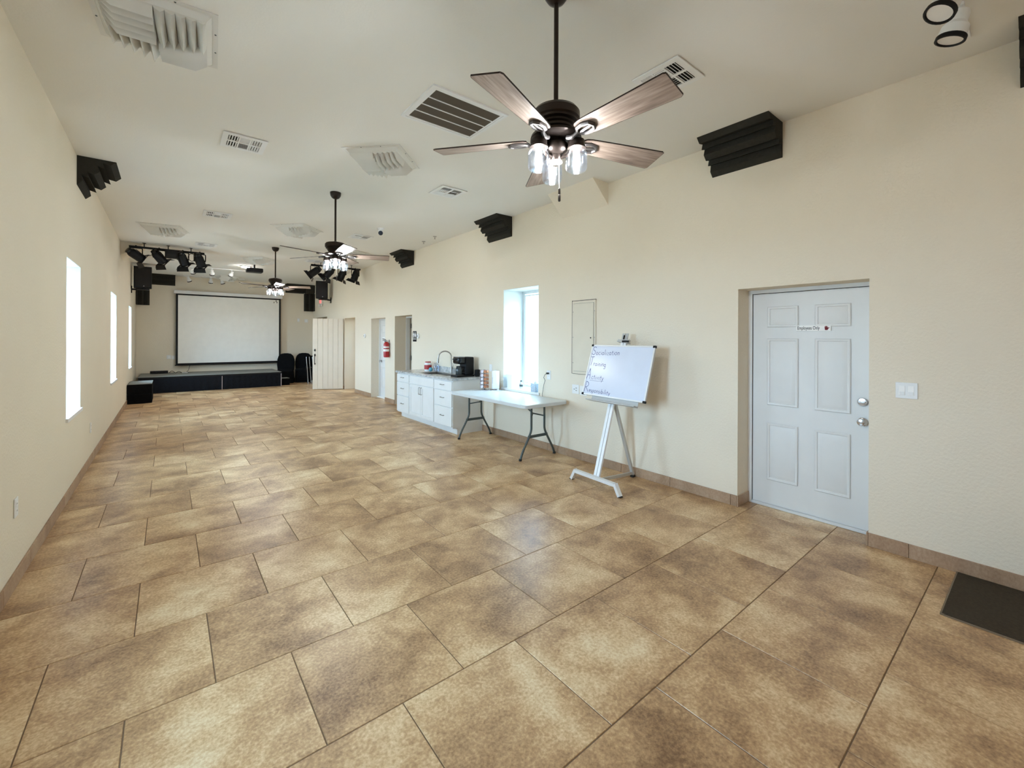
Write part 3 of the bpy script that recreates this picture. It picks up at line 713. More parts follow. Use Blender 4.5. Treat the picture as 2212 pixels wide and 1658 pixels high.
spot((3.137, 0.32, ZC - 0.012), (-0.35, 0.38, -0.85), 'white spotlight with black rim seen face on, upper of the near pair', 1.08)
spot((3.418, 0.32, ZC - 0.012), (-0.05, 0.30, -0.95), 'white spotlight with black rim turned to the right wall, lower of the near pair', 1.08)

# projector, flush light, dome camera, sprinklers
p = thing('projector', 'dark ceiling projector hanging before the stage', 'projector', (1.72, 12.55, ZC))
MB().lathe([(0.06, -0.0005), (0.06, -0.012), (0.02, -0.018), (0.02, -0.13)], 16).build('mount', 'black', p)
MB().bbox((-0.18, -0.13, -0.235), (0.18, 0.13, -0.13), 0.02, None, 2).build('body', 'black', p)
MB().cyl((0.06, 0.12, -0.185), (0.06, 0.16, -0.185), 0.04, 16).build('lens', 'dark_glass', p)
fl = thing('flush_ceiling_light', 'bright flush ceiling light behind the projector', 'ceiling light', (1.60, 13.2, ZC))
MB().lathe([(0.11, -0.0005), (0.11, -0.02), (0.10, -0.022)], 28).build('trim_ring', 'white', fl)
MB().lathe([(0.10, -0.020), (0.08, -0.034), (0.0, -0.040)], 28).build('lens', 'flush_glow', fl)
dm = thing('dome_camera', 'small white security camera with dark round lens on the ceiling', 'camera', (2.86, 7.12, ZC))
MB().lathe([(0.062, -0.0005), (0.060, -0.020), (0.045, -0.032)], 24).build('base', 'white', dm)
MB().lathe([(0.036, -0.03), (0.040, -0.06), (0.042, -0.085), (0.034, -0.115), (0.0, -0.125)], 20).build('shell', 'white', dm)
cd = Vector((-2.86, -7.12, -1.75)).normalized(); Md = Matrix.Translation((0, 0, -0.080)) @ cd.to_track_quat('Z', 'Y').to_matrix().to_4x4()
MB().lathe([(0.040, 0.010), (0.040, 0.032), (0.034, 0.044), (0.0, 0.050)], 20, Md).build('lens', 'blue_lens', dm)
for (x, y), t in (((3.87, 7.05), 'nearer'), ((3.90, 7.55), 'farther')):
    s_ = thing('sprinkler_head', t + ' of two small sprinkler heads by the right wall ceiling', 'sprinkler', (x, y, ZC))
    MB().lathe([(0.035, -0.0005), (0.033, -0.008), (0.010, -0.012)], 16).build('escutcheon', 'nickel', s_)
    MB().cyl((0, 0, -0.01), (0, 0, -0.045), 0.007, 8).lathe([(0.018, -0.045), (0.018, -0.048)], 12).build('head', 'nickel', s_)

# light bars with par cans ------------------------------------------------------
def light_bar(x0, x1, y, z, label):
    r = thing('light_bar', label, 'light bar', ((x0 + x1) / 2, y, z)); h = (x1 - x0) / 2
    MB().cyl((-h, 0, 0), (h, 0, 0), 0.022, 14).build('bar', 'black', r)
    for s_ in (-0.62, 0.0, 0.62):
        MB().cyl((s_ * h, 0, 0.0), (s_ * h, 0, ZC - z - 0.001), 0.008, 8).lathe([(0.03, ZC - z - 0.008), (0.03, ZC - z - 0.0008)], 12, Matrix.Translation((s_ * h, 0, 0))).build('hanger', 'black', r)
    return r
PAR = {}
def par(x, y, z, aim, label, roll=0):
    if not PAR:
        PAR['can'] = MB().lathe([(0.012, -0.135), (0.035, -0.130), (0.066, -0.105), (0.078, -0.070), (0.080, 0.10), (0.084, 0.102), (0.084, 0.115), (0.074, 0.116), (0.072, 0.085), (0.0, 0.080)], 24).mesh('can', 'black')
        PAR['gel'] = MB().cells([-0.10, -0.075, 0.075, 0.10], [-0.10, -0.075, 0.075, 0.10], lambda u, v: abs(u) > 0.075 or abs(v) > 0.075, 0.116, 0.122, lambda u, v, w: (u, v, w)).add(
            [(-0.10, -0.10, 0.122), (0.10, -0.10, 0.122), (0.115, -0.14, 0.19), (-0.115, -0.14, 0.19)], [(0, 1, 2, 3)]).add([(0.10, -0.10, 0.122), (0.10, 0.10, 0.122), (0.14, 0.115, 0.18), (0.14, -0.115, 0.18)], [(0, 1, 2, 3)]).add(
            [(-0.10, 0.10, 0.122), (0.10, 0.10, 0.122), (0.115, 0.14, 0.18), (-0.115, 0.14, 0.18)], [(0, 1, 2, 3)]).mesh('barn_doors', 'black')
        PAR['yoke'] = MB().tube(fillet([(-0.092, 0, -0.13), (-0.092, 0, 0.0), (0.092, 0, 0.0), (0.092, 0, -0.13)], 0.02, 4), 0.009, 6).cyl((-0.095, 0, -0.13), (-0.075, 0, -0.13), 0.018, 10).cyl((0.095, 0, -0.13), (0.075, 0, -0.13), 0.018, 10).cyl((0, 0, 0), (0, 0, 0.05), 0.012, 8).mesh('yoke', 'black')
        PAR['cap'] = MB().lathe([(0.045, -0.155), (0.055, -0.150), (0.055, -0.115)], 16).mesh('rear_cap', 'black_gloss')
    r = thing('par_can', label, 'stage light', (x, y, z), 0, 'black par can stage lights')
    r.scale = (1.08, 1.08, 1.08)
    link('yoke', PAR['yoke'], r)
    Ma = Matrix.Translation((0, 0, -0.13)) @ Vector(aim).to_track_quat('Z', 'Y').to_matrix().to_4x4()
    for k in ('can', 'gel', 'cap'):
        o = link({'gel': 'barn_doors', 'cap': 'rear_cap'}.get(k, k), PAR[k], r); o.matrix_local = Ma
    MB().tube([(0, 0.02, -0.02), (0.06, 0.05, -0.07), (0.04, -0.10, -0.10), (0, -0.12, -0.05)], 0.005, 5).build('cable', 'rubber', r)
BYY, BZ = 11.25, 3.339
light_bar(-0.615, 0.605, BYY, BZ, 'black light bar hanging near the left wall')
for x, aim, t in ((-0.51, (0.75, 0.35, -0.5), 'first from the left wall'), (-0.15, (0.55, 0.5, -0.7), 'second from the left wall'), (0.235, (0.35, 0.5, -0.8), 'third from the left wall'), (0.525, (0.3, 0.5, -0.8), 'at the free end')):
    par(x, BYY, BZ - 0.022, aim, 'black par can ' + t + ' on the left light bar')
dp = MB().bbox((-0.055, BYY - 0.24, BZ - 0.19), (0.145, BYY - 0.12, BZ - 0.02), 0.01).build('dimmer_pack', 'black')
tag(dp, 'black dimmer box clamped between par cans on the left light bar', 'dimmer')
MB().box((-0.04, BYY - 0.243, BZ - 0.17), (0.13, BYY - 0.24, BZ - 0.11)).build('front_panel', 'black_gloss', dp)
lc = MB().tube([(0.385 + 0.062 * math.cos(t), BYY - 0.03 + 0.02 * math.sin(3 * t), BZ - 0.11 + 0.075 * math.sin(t)) for t in [k * PI / 10 for k in range(46)]], 0.006, 5).build('cable_coil', 'rubber')
tag(lc, 'coiled black cable hanging from the left light bar', 'cable')
light_bar(2.75, 3.97, BYY, BZ, 'black light bar hanging near the right wall')
for x, aim, t in ((2.84, (-0.75, 0.25, -0.6), 'at the free end'), (3.18, (-0.5, 0.5, -0.7), 'second from the free end'), (3.50, (-0.3, 0.2, -0.9), 'third from the free end'), (3.84, (-0.25, 0.25, -0.95), 'nearest the right wall')):
    par(x, BYY, BZ - 0.022, aim, 'black par can ' + t + ' of the right light bar')

# loudspeakers ----------------------------------------------------------------
def speaker(x, y, z, rz, wall_x, label, sg):
    r = thing('loudspeaker', label, 'loudspeaker', (x, y, z), rz, 'black wall loudspeakers by the stage')
    poly = [(-0.175, -0.15), (0.175, -0.15), (0.175, 0.0), (0.10, 0.15), (-0.10, 0.15), (-0.175, 0.0)]
    MB().prism(poly, 0, 0.55).build('cabinet', 'black', r)
    MB().bbox((-0.155, -0.162, 0.03), (0.155, -0.151, 0.52), 0.004).build('grille', 'black_gloss', r)
    MB().box((0.01, -0.1645, 0.045), (0.035, -0.162, 0.06)).build('badge', 'steel', r)
    return r
speaker(-0.515, 14.45, 2.79, math.radians(0), XL, 'black loudspeaker on the left wall beside the light bar', 1)
speaker(3.86, 14.45, 2.79, math.radians(-14), XR, 'black loudspeaker on the right wall above the exit sign', -1)
def bracket(x, xs, y, label):
    r = thing('speaker_bracket', label, 'bracket', (x, y, 2.79)); sg = 1 if xs > x else -1
    MB().box((min(0.0008 * sg, sg * 0.02), -0.03, -0.12), (max(0.0008 * sg, sg * 0.02), 0.03, 0.06)).build('wall_plate', 'black', r)
    MB().box((min(0.02 * sg, sg * 0.12), -0.02, -0.045), (max(0.02 * sg, sg * 0.12), 0.02, -0.005)).box((min(0.10 * sg, sg * 0.36), -0.12, -0.03), (max(0.10 * sg, sg * 0.36), 0.12, -0.003)).build('shelf_arm', 'black', r)
bracket(XL, -0.5, 14.5, 'black wall bracket carrying the left loudspeaker')
bracket(XR, 3.72, 14.5, 'black wall bracket carrying the right loudspeaker')

# ================================================================== STAGE END
st = thing('stage', 'low black-skirted stage platform with grey carpet under the screen', 'stage', (1.10, 15.14, 0))
MB().bbox((-1.74, 0, 0.40), (1.74, 1.59, 0.445), 0.004).build('deck', 'black', st)
MB().box((-1.735, 0.006, 0.445), (1.735, 1.585, 0.455)).build('carpet', 'carpet', st)
sk = lambda x0, x1: MB().prism([(x0 + (x1 - x0) * k / 40, 0.0 + 0.006 * math.sin(k * 1.7)) for k in range(41)] + [(x1, 0.02), (x0, 0.02)], 0.004, 0.40).build('skirt_panel', 'skirt', st)
sk(-1.735, 0.145); sk(0.165, 1.715)
MB().box((0.147, 0.003, 0.004), (0.163, 0.012, 0.40)).build('skirt_seam', 'lilac', st)
MB().box((1.718, 0.0, 0.004), (1.738, 0.010, 0.40)).build('skirt_edge', 'lilac', st)
MB().box((1.715, 0.012, 0.004), (1.737, 1.58, 0.40)).build('side_skirt', 'skirt', st)
sb = thing('stage_steps', 'black step box with grey top at the left front of the stage', 'steps', (-0.52, 13.07, 0))
MB().bbox((-0.222, 0.0, 0.0), (0.222, 1.0, 0.215), 0.006).build('lower_box', 'black_cloth', sb)
MB().bbox((-0.222, 0.012, 0.218), (0.222, 1.0, 0.443), 0.006).build('upper_box', 'black_cloth', sb)
MB().box((-0.205, 0.03, 0.443), (0.222, 1.0, 0.452)).build('tread', 'carpet', sb)
sb2 = thing('stage_steps', 'small dark step box at the right end of the stage', 'steps', (3.0, 15.35, 0))
MB().bbox((-0.14, 0.0, 0.0), (0.12, 0.40, 0.11), 0.005).build('lower_box', 'black_cloth', sb2)
MB().bbox((-0.14, 0.005, 0.112), (0.12, 0.40, 0.215), 0.005).build('upper_box', 'black_cloth', sb2)
MB().box((-0.135, 0.01, 0.215), (0.115, 0.39, 0.222)).build('tread', 'carpet', sb2)

# projection screen
ps = thing('projection_screen', 'large white projection screen with black border on the back wall', 'screen', (1.63, 16.62, 0.68))
MB().box((-1.45, -0.004, 0.0), (1.45, 0.004, 2.205)).build('border', 'black', ps)
MB().box((-1.397, -0.0065, 0.055), (1.397, -0.0042, 2.162)).build('fabric', 'screen_white', ps)
MB().bbox((-1.50, -0.05, 2.205), (1.50, 0.11, 2.31), 0.012).build('housing', 'white', ps)
MB().cyl((-1.47, 0, -0.004), (1.47, 0, -0.004), 0.014, 10).build('bottom_rod', 'black', ps)
for x in (1.24, 1.33):
    MB().prism([(x - 0.015, 2.05), (x + 0.005, 2.05), (x + 0.015, 2.10), (x - 0.005, 2.10)], -0.0072, -0.0066, lambda u, v, h: (u, h, v)).build('corner_mark', 'ink_black', ps)
def plate_y(x, z, label, w=0.075):
    o = MB().bbox((x - w / 2, YB - 0.008, z - 0.058), (x + w / 2, YB - 0.0008, z + 0.058), 0.002).build('wall_plate', 'white'); tag(o, label, 'wall plate', 'white wall plates on the back wall')
    MB().bbox((x - 0.016, YB - 0.011, z - 0.033), (x + 0.016, YB - 0.0078, z + 0.033), 0.001).build('insert', 'label_white', o)
plate_y(0.02, 0.93, 'white wall plate left of the screen low on the back wall', 0.115)
plate_y(0.125, 0.915, 'small white wall plate touching the screen edge')
plate_y(3.68, 2.17, 'white wall plate high on the back wall, left of the pair under the foam wedge')
plate_y(3.94, 2.15, 'wider white plate high on the back wall, right of the pair under the foam', 0.115)
# gear on stage
ob = MB().bbox((-0.42, 16.35, 0.4555), (0.0, 16.50, 0.535), 0.008).build('equipment_box', 'black'); tag(ob, 'flat black equipment box at the back of the stage', 'equipment')
MB().box((-0.40, 16.347, 0.47), (-0.02, 16.35, 0.52)).build('front_panel', 'black_gloss', ob)
pts = []
for k in range(60):
    t = k / 59; pts.append((0.02 + 0.45 * t, 16.42 + 0.10 * math.sin(t * 14), 0.462 + 0.06 * abs(math.sin(t * 9)) * (1 - t)))
o = MB().tube(pts, 0.008, 6).build('stage_cable', 'rubber'); tag(o, 'tangled black cable on the stage beside the equipment box', 'cable')
o = MB().tube([(0.45, 16.58, 0.46), (0.50, 16.6, 0.52), (0.53, 16.62, 0.67)], 0.006, 6).build('screen_cable', 'rubber'); tag(o, 'black cable running up from the stage to the screen', 'cable')
o = MB().bbox((0.33, 16.30, 0.4555), (0.47, 16.36, 0.475), 0.004).build('power_strip', 'white'); tag(o, 'short white power strip on the stage', 'power strip')
for k in range(3): MB().cyl((0.36 + 0.04 * k, 16.33, 0.4745), (0.36 + 0.04 * k, 16.33, 0.477), 0.011, 10).build('socket', 'dark', o)

# covered chairs and folded chairs beside the stage
def covered_chair(loc, rz, label):
    r = thing('covered_chair', label, 'chair', loc, rz, 'black covered chairs beside the stage'); r.scale = (0.90, 1, 1)
    bk = [(-0.275, 0.40), (0.275, 0.40), (0.300, 0.60), (0.295, 0.78), (0.255, 0.90), (0.17, 0.975), (0.06, 0.995), (-0.06, 0.995), (-0.17, 0.975), (-0.255, 0.90), (-0.295, 0.78), (-0.300, 0.60)]
    mp = lambda u, v, h: (u, 0.14 + h + (v - 0.4) * 0.16, v)
    m = MB(); n = len(bk); ins = [(u * 0.93, 0.40 + (v - 0.40) * 0.965) for u, v in bk]
    m.add([mp(*p_, -0.045) for p_ in ins] + [mp(*p_, -0.025) for p_ in bk] + [mp(*p_, 0.025) for p_ in bk] + [mp(*p_, 0.045) for p_ in ins],
          [tuple(range(n))[::-1], tuple(range(3 * n, 4 * n))] + [(q_ * n + i, q_ * n + (i + 1) % n, (q_ + 1) * n + (i + 1) % n, (q_ + 1) * n + i) for q_ in range(3) for i in range(n)])
    m.build('back_cover', 'black_cloth', r)
    MB().bbox((-0.27, -0.30, 0.36), (0.27, 0.13, 0.47), 0.04, None, 3).build('seat_cover', 'black_cloth', r)
    N = 64; rim = []
    for k in range(N):
        t = 2 * PI * k / N; c_, s_ = math.cos(t), math.sin(t); e_ = 0.32
        rim.append((0.275 * math.copysign(abs(c_) ** e_, c_), -0.06 + 0.25 * math.copysign(abs(s_) ** e_, s_)))
    w_ = lambda k: 1.0 + 0.035 * math.sin(k * 1.9) + 0.02 * math.sin(k * 0.7)
    m = MB().add([(x, y, 0.38) for x, y in rim] + [(x * w_(k) * 1.04, -0.06 + (y + 0.06) * w_(k) * 1.04, 0.003) for k, (x, y) in enumerate(rim)],
                 [(k, (k + 1) % N, N + (k + 1) % N, N + k) for k in range(N)] + [tuple(range(N))[::-1]])
    m.build('skirt', 'black_cloth', r)
covered_chair((3.165, 16.22, 0), math.radians(-14), 'black covered chair with rounded back beside the stage, nearest the screen')
covered_chair((3.73, 16.22, 0), math.radians(-16), 'black covered chair with rounded back next to the folded chairs')
for k in range(3):
    r = thing('folded_chair', ('first', 'second', 'third')[k] + ' of three upright folded black chairs beside the plank door, counted from the covered chairs', 'chair', (3.78 + 0.10 * k, 15.50 + 0.03 * k, 0), math.radians(62), 'folded black chairs beside the plank door')
    Mf = Matrix.Rotation(math.radians(-5), 4, 'X')
    MB().bbox((-0.22, -0.016, 0.55), (0.22, 0.016, 0.93), 0.012, Mf, 2).build('backrest', 'black_cloth', r)
    MB().bbox((-0.21, -0.020, 0.10), (0.21, 0.020, 0.52), 0.015, Mf, 2).build('seat', 'black_cloth', r)
    for s_ in (-1, 1):
        MB().tube([Mf @ Vector((s_ * 0.232, -0.012, 0.90)), Mf @ Vector((s_ * 0.235, 0.0, 0.0))], 0.011, 8).build('leg', 'chrome', r)
        MB().tube([Mf @ Vector((s_ * 0.212, 0.030, 0.60)), Mf @ Vector((s_ * 0.222, 0.026, 0.02))], 0.010, 8).build('leg', 'black', r)

# exit sign
ex = thing('exit_sign', 'exit sign with red letters high on the right wall near the back corner', 'sign', (XR, 15.55, 2.78))
MB().bbox((-0.05, -0.15, -0.095), (-0.0008, 0.15, 0.095), 0.006).build('housing', 'exit_green', ex)
text_mesh('lettering', 'EXIT', 0.17, 'exit_red', ex, Matrix(((0, 0, -1, -0.0508), (-1, 0, 0, 0), (0, 1, 0, 0.0), (0, 0, 0, 1))), 0.001, 0.72)
for sy in (-1, 1):
    MB().lathe([(0.0, -0.03), (0.035, -0.02), (0.045, 0.02), (0.04, 0.025), (0, 0.022)], 14, Matrix.Translation((-0.05, sy * 0.11, -0.135)) @ Matrix.Rotation(-PI / 2 - 0.3, 4, 'Y')).build('lamp_head', 'label_white', ex)

# ================================================================== RIGHT WALL THINGS
def plate_x(x, sg, y, z, w, h, label, kind, cat='wall plate'):
    """sg: direction into the room"""
    r = thing('wall_plate' if kind == 'blank' else ('light_switch' if kind == 'switch' else 'power_outlet'), label, cat, (x, y, z), 0)
    P = lambda a, b: (min(a * sg, b * sg), max(a * sg, b * sg))
    x0, x1 = P(0.0008, 0.007)
    MB().bbox((x0, -w / 2, -h / 2), (x1, w / 2, h / 2), 0.002).build('plate', 'white', r)
    if kind == 'switch':
        for s_ in (-1, 1):
            a, b = P(0.007, 0.010); MB().bbox((a, s_ * 0.024 - 0.017, -0.034), (b, s_ * 0.024 + 0.017, 0.034), 0.001).build('rocker', 'label_white', r)
            a, b = P(0.0102, 0.013); MB().bbox((a, s_ * 0.024 - 0.013, -0.030), (b, s_ * 0.024 + 0.013, -0.008), 0.001).build('slider', 'white', r)
    elif kind == 'outlet':
        for s_ in (-1, 1):
            a, b = P(0.0068, 0.009); k = MB().bbox((a, -0.017, s_ * 0.022 - 0.014), (b, 0.017, s_ * 0.022 + 0.014), 0.001).build('socket', 'label_white', r)
            a, b = P(0.009, 0.0094)
            for yy in (-0.006, 0.006): MB().box((a, yy - 0.0012, s_ * 0.022 - 0.004), (b, yy + 0.0012, s_ * 0.022 + 0.006)).build('slot', 'dark', k)
    elif kind == 'jack':
        for yy, zz in ((-0.014, 0.016), (-0.014, -0.016), (0.02, 0.0)):
            a, b = P(0.0068, 0.010); MB().bbox((a, yy - 0.011, zz - 0.006), (b, yy + 0.011, zz + 0.006), 0.001).build('jack', 'nickel', r)
    return r
plate_x(XR, -1, 0.634, 1.193, 0.118, 0.114, 'white double rocker switch beside the six-panel door', 'switch', 'light switch')
plate_x(XR, -1, 4.312, 1.046, 0.075, 0.125, 'white outlet with a black plug right of the window', 'outlet', 'power outlet')
plate_x(XR, -1, 3.812, 0.897, 0.118, 0.118, 'white wall plate with three jacks left of the easel board', 'jack')
plate_x(XR, -1, 3.680, 0.890, 0.118, 0.118, 'white blank wall plate half hidden by the easel board', 'blank')
plate_x(XR, -1, 5.68, 1.068, 0.072, 0.115, 'white outlet between the coffee maker and the window', 'outlet', 'power outlet')
plate_x(XL, 1, 3.995, 0.49, 0.075, 0.118, 'white outlet low on the left wall near the camera', 'outlet', 'power outlet')
plate_x(XL, 1, 7.27, 0.44, 0.075, 0.118, 'white outlet low on the left wall beyond the first window', 'outlet', 'power outlet')
pc = thing('charging_cable', 'thin black cord hanging from the plug down behind the table', 'cord', (XR, 4.312, 1.07))
MB().bbox((-0.050, -0.013, -0.011), (-0.0098, 0.013, 0.011), 0.004).build('plug', 'rubber', pc)
MB().tube([(-0.048, 0.0, 0.0), (-0.062, 0.02, -0.02), (-0.055, 0.05, -0.06), (-0.030, 0.045, -0.10), (-0.022, 0.08, -0.16), (-0.02, 0.10, -0.24), (-0.022, 0.115, -0.31), (-0.024, 0.10, -0.34), (-0.024, 0.08, -0.36)], 0.0035, 6).build('wire', 'table_leg', pc)
# electrical panel
ep = thing('electrical_panel', 'tall cream electrical panel door set in the wall behind the easel', 'electrical panel', (XR, 3.672, 1.57))
MB().bbox((-0.014, -0.195, -0.47), (-0.0008, 0.195, 0.47), 0.003).build('cover', 'panel_grey', ep)
MB().box((-0.010, 0.1955, -0.472), (-0.0008, 0.203, 0.478)).box((-0.010, -0.195, 0.4705), (-0.0008, 0.1955, 0.476)).box((-0.006, -0.195, -0.474), (-0.0008, 0.1955, -0.4705)).build('painted_gap_shade', 'dark', ep)  # dark strips paint the shade around the recessed panel edge
MB().bbox((-0.0205, -0.165, -0.435), (-0.0142, 0.165, 0.435), 0.003).build('door', 'panel_grey', ep)
MB().cells([-0.168, -0.165, 0.165, 0.167], [-0.437, -0.435, 0.435, 0.437], lambda u, z: abs(u) > 0.165 or abs(z) > 0.435, -0.0160, -0.0141, lambda u, z, w: (w, u, z)).build('door_gap', 'table_leg', ep)
MB().bbox((-0.0225, -0.158, -0.035), (-0.0207, -0.115, 0.025), 0.001).build('latch', 'panel_grey', ep)
MB().lathe([(0.009, 0), (0.008, 0.003), (0, 0.0035)], 12, Matrix.Translation((-0.0226, -0.125, -0.005)) @ Matrix.Rotation(-PI / 2, 4, 'Y')).build('lock', 'dark', ep)
for yy in (-0.18, 0.18):
    for zz in (-0.33, 0.0, 0.33):
        MB().lathe([(0.006, 0), (0.005, 0.003), (0, 0.0035)], 10, Matrix.Translation((-0.0142, yy, zz)) @ Matrix.Rotation(-PI / 2, 4, 'Y')).build('screw', 'nickel', ep)
# restroom sign
rs = thing('restroom_sign', 'black restroom sign with two white figures beside the doorway', 'sign', (XR, 8.45, 1.585))
MB().bbox((-0.006, -0.085, -0.112), (-0.0008, 0.085, 0.112), 0.003).build('plate', 'black', rs)
fgm = MB()
FP2 = lambda u, v, h: (h, u, v)
for yy, skirt in ((0.036, 0), (-0.036, 1)):
    fgm.prism([(yy + 0.012 * math.cos(t * PI / 6), 0.082 + 0.012 * math.sin(t * PI / 6)) for t in range(12)], -0.0075, -0.0061, FP2)
    body = [(yy - 0.024, 0.066), (yy + 0.024, 0.066), (yy + 0.024, 0.018), (yy + 0.016, 0.018), (yy + 0.014, -0.03), (yy - 0.014, -0.03), (yy - 0.016, 0.018), (yy - 0.024, 0.018)] if not skirt else [(yy - 0.015, 0.066), (yy + 0.015, 0.066), (yy + 0.032, 0.0), (yy + 0.013, 0.0), (yy + 0.011, -0.03), (yy - 0.011, -0.03), (yy - 0.013, 0.0), (yy - 0.032, 0.0)]
    fgm.prism(body, -0.0075, -0.0061, FP2)
fgm.build('figures', 'label_white', rs, weld=False)
text_mesh('lettering', 'RESTROOM', 0.032, 'label_white', rs, Matrix(((0, 0, -1, -0.0066), (-1, 0, 0, 0), (0, 1, 0, -0.058), (0, 0, 0, 1))), 0.0005, 0.8)
for y, z, lab in ((8.27, 1.59, 'white round-faced chime box right of the restroom sign'), (11.40, 1.60, 'small white chime box between two far doorways')):
    r = thing('chime_box', lab, 'wall device', (XR, y, z))
    MB().lathe([(0.055, 0.0008), (0.055, 0.02), (0.045, 0.032), (0.0, 0.034)], 24, Matrix.Rotation(-PI / 2, 4, 'Y')).build('case', 'white', r)
    MB().lathe([(0.014, 0.030), (0.014, 0.037), (0, 0.038)], 14, Matrix.Translation((0, 0.012, 0)) @ Matrix.Rotation(-PI / 2, 4, 'Y')).build('sensor', 'dark', r)
# fire extinguisher
fe = thing('fire_extinguisher', 'red fire extinguisher with white label hung between two doorways', 'fire extinguisher', (XR - 0.075, 9.80, 1.085))
MB().lathe([(0.052, 0.0), (0.064, 0.010), (0.066, 0.05), (0.066, 0.30), (0.058, 0.335), (0.032, 0.365), (0.022, 0.372)], 28).build('cylinder', 'red', fe)
MB().lathe([(0.0668, 0.14), (0.0668, 0.195)], 28, cap=False).build('label', 'label_white', fe)
MB().lathe([(0.0668, 0.225), (0.0668, 0.26)], 28, cap=False).build('label', 'label_white', fe)
MB().lathe([(0.020, 0.370), (0.022, 0.40), (0.014, 0.41)], 14).build('valve', 'steel', fe)
MB().tube(fillet([(0, 0.01, 0.40), (-0.02, 0.02, 0.425), (-0.085, 0.02, 0.44)], 0.01), 0.007, 6).tube(fillet([(0, 0.0, 0.395), (-0.03, 0.01, 0.40), (-0.085, 0.01, 0.405)], 0.01), 0.006, 6).build('handle', 'black', fe)
MB().tube(fillet([(0.0, 0.02, 0.39), (0.0, 0.07, 0.40), (0.0, 0.082, 0.30), (0.0, 0.078, 0.12)], 0.04), 0.010, 8).build('hose', 'rubber', fe)
MB().box((0.060, -0.02, 0.10), (0.0742, 0.02, 0.42)).build('bracket', 'steel', fe)

# door mat
mt = thing('door_mat', 'dark brown bristle door mat against the right wall baseboard', 'mat', (3.80, -0.20, 0))
MB().bbox((-0.345, -0.58, 0.0005), (0.345, 0.575, 0.011), 0.003).build('pile', 'mat_brown', mt)
MB().box((-0.355, 0.565, 0.0004), (0.355, 0.582, 0.008)).box((-0.357, -0.58, 0.0004), (-0.346, 0.565, 0.006)).build('edge', 'mat_edge', mt)

# ------------------------------------------------------------------ kitchen cabinet
X0, Y0, Y1 = 3.575, 5.90, 8.00          # face, near end, far end
ZT = 0.868
cab = thing('base_cabinet', 'white base cabinet with two drawer stacks and double doors', 'cabinet', ((X0 + XR) / 2, (Y0 + Y1) / 2, 0))
cx_, cyy = (X0 + XR) / 2, (Y0 + Y1) / 2
loc = lambda x, y, z: (x - cx_, y - cyy, z)
MB().box(loc(X0, Y0, 0.105), loc(XR - 0.001, Y1, ZT)).build('carcass', 'cabinet', cab)
MB().box(loc(X0 + 0.085, Y0 + 0.004, 0.0), loc(XR - 0.001, Y1 - 0.004, 0.105)).build('plinth', 'cabinet', cab)
def front(nm, ya, yb, za, zb, shaker=False):
    m = MB()
    if shaker:
        m.cells([ya, ya + 0.055, yb - 0.055, yb], [za, za + 0.055, zb - 0.055, zb], lambda u, z: not (ya + 0.055 < u < yb - 0.055 and za + 0.055 < z < zb - 0.055), X0 - 0.020, X0 - 0.0005, lambda u, z, w: loc(w, u, z))
        m.box(loc(X0 - 0.012, ya + 0.05, za + 0.05), loc(X0 - 0.0006, yb - 0.05, zb - 0.05))
    else: m.bbox(loc(X0 - 0.020, ya, za), loc(X0 - 0.0005, yb, zb), 0.002)
    return m.build(nm, 'cabinet', cab)
def bar_handle(parent, y, z, vertical=False, ln=0.10):
    m = MB(); x = X0 - 0.020
    if vertical: m.tube(fillet([loc(x, y, z - ln / 2), loc(x - 0.03, y, z - ln / 2), loc(x - 0.03, y, z + ln / 2), loc(x, y, z + ln / 2)], 0.012, 4), 0.0055, 6)
    else: m.tube(fillet([loc(x, y - ln / 2, z), loc(x - 0.03, y - ln / 2, z), loc(x - 0.03, y + ln / 2, z), loc(x, y + ln / 2, z)], 0.012, 4), 0.0055, 6)
    m.build('handle', 'nickel', parent)
G = 0.006
for ya, yb in ((7.455, Y1 - G), (Y0 + G, 6.485)):
    for za, zb in ((0.70 + G, 0.85), (0.435 + G, 0.70 - G), (0.125, 0.435 - G)):
        d = front('drawer', ya + G, yb - G, za, zb); bar_handle(d, (ya + yb) / 2, (za + zb) / 2 + 0.01)
front('false_drawer', 6.51, 7.43, 0.70 + G, 0.85)
ym = (6.51 + 7.43) / 2
for ya, yb, hy in ((6.51, ym - 0.002, ym - 0.035), (ym + 0.002, 7.43, ym + 0.035)):
    d = front('door', ya, yb, 0.125, 0.70 - G, True); bar_handle(d, hy, 0.60, True, 0.12)
# worktop with sink cut-out
ZW = 0.905
SNK = (6.42, 7.22, 3.66, 4.02)    # y0,y1,x0,x1
wt = thing('worktop', 'grey marbled worktop with short backsplash on the white cabinet', 'worktop', (cx_, cyy, ZT + 0.0005))
l2 = lambda x, y, z: (x - cx_, y - cyy, z - ZT)
MB().cells([X0 - 0.035, SNK[2], SNK[3], XR - 0.001], [Y0 - 0.025, SNK[0], SNK[1], Y1 + 0.03], lambda x, y: not (SNK[2] < x < SNK[3] and SNK[0] < y < SNK[1]), ZT + 0.001, ZW, lambda x, y, z: l2(x, y, z)).build('slab', 'counter', wt)
MB().box(l2(XR - 0.022, Y0 - 0.0, ZW), l2(XR - 0.001, Y1 - 0.45, ZW + 0.10)).build('backsplash', 'counter', wt)
sk_ = thing('sink', 'dark steel sink set into the worktop', 'sink', ((SNK[2] + SNK[3]) / 2, (SNK[0] + SNK[1]) / 2, ZW - 0.16))
sx, sy = (SNK[3] - SNK[2]) / 2, (SNK[1] - SNK[0]) / 2
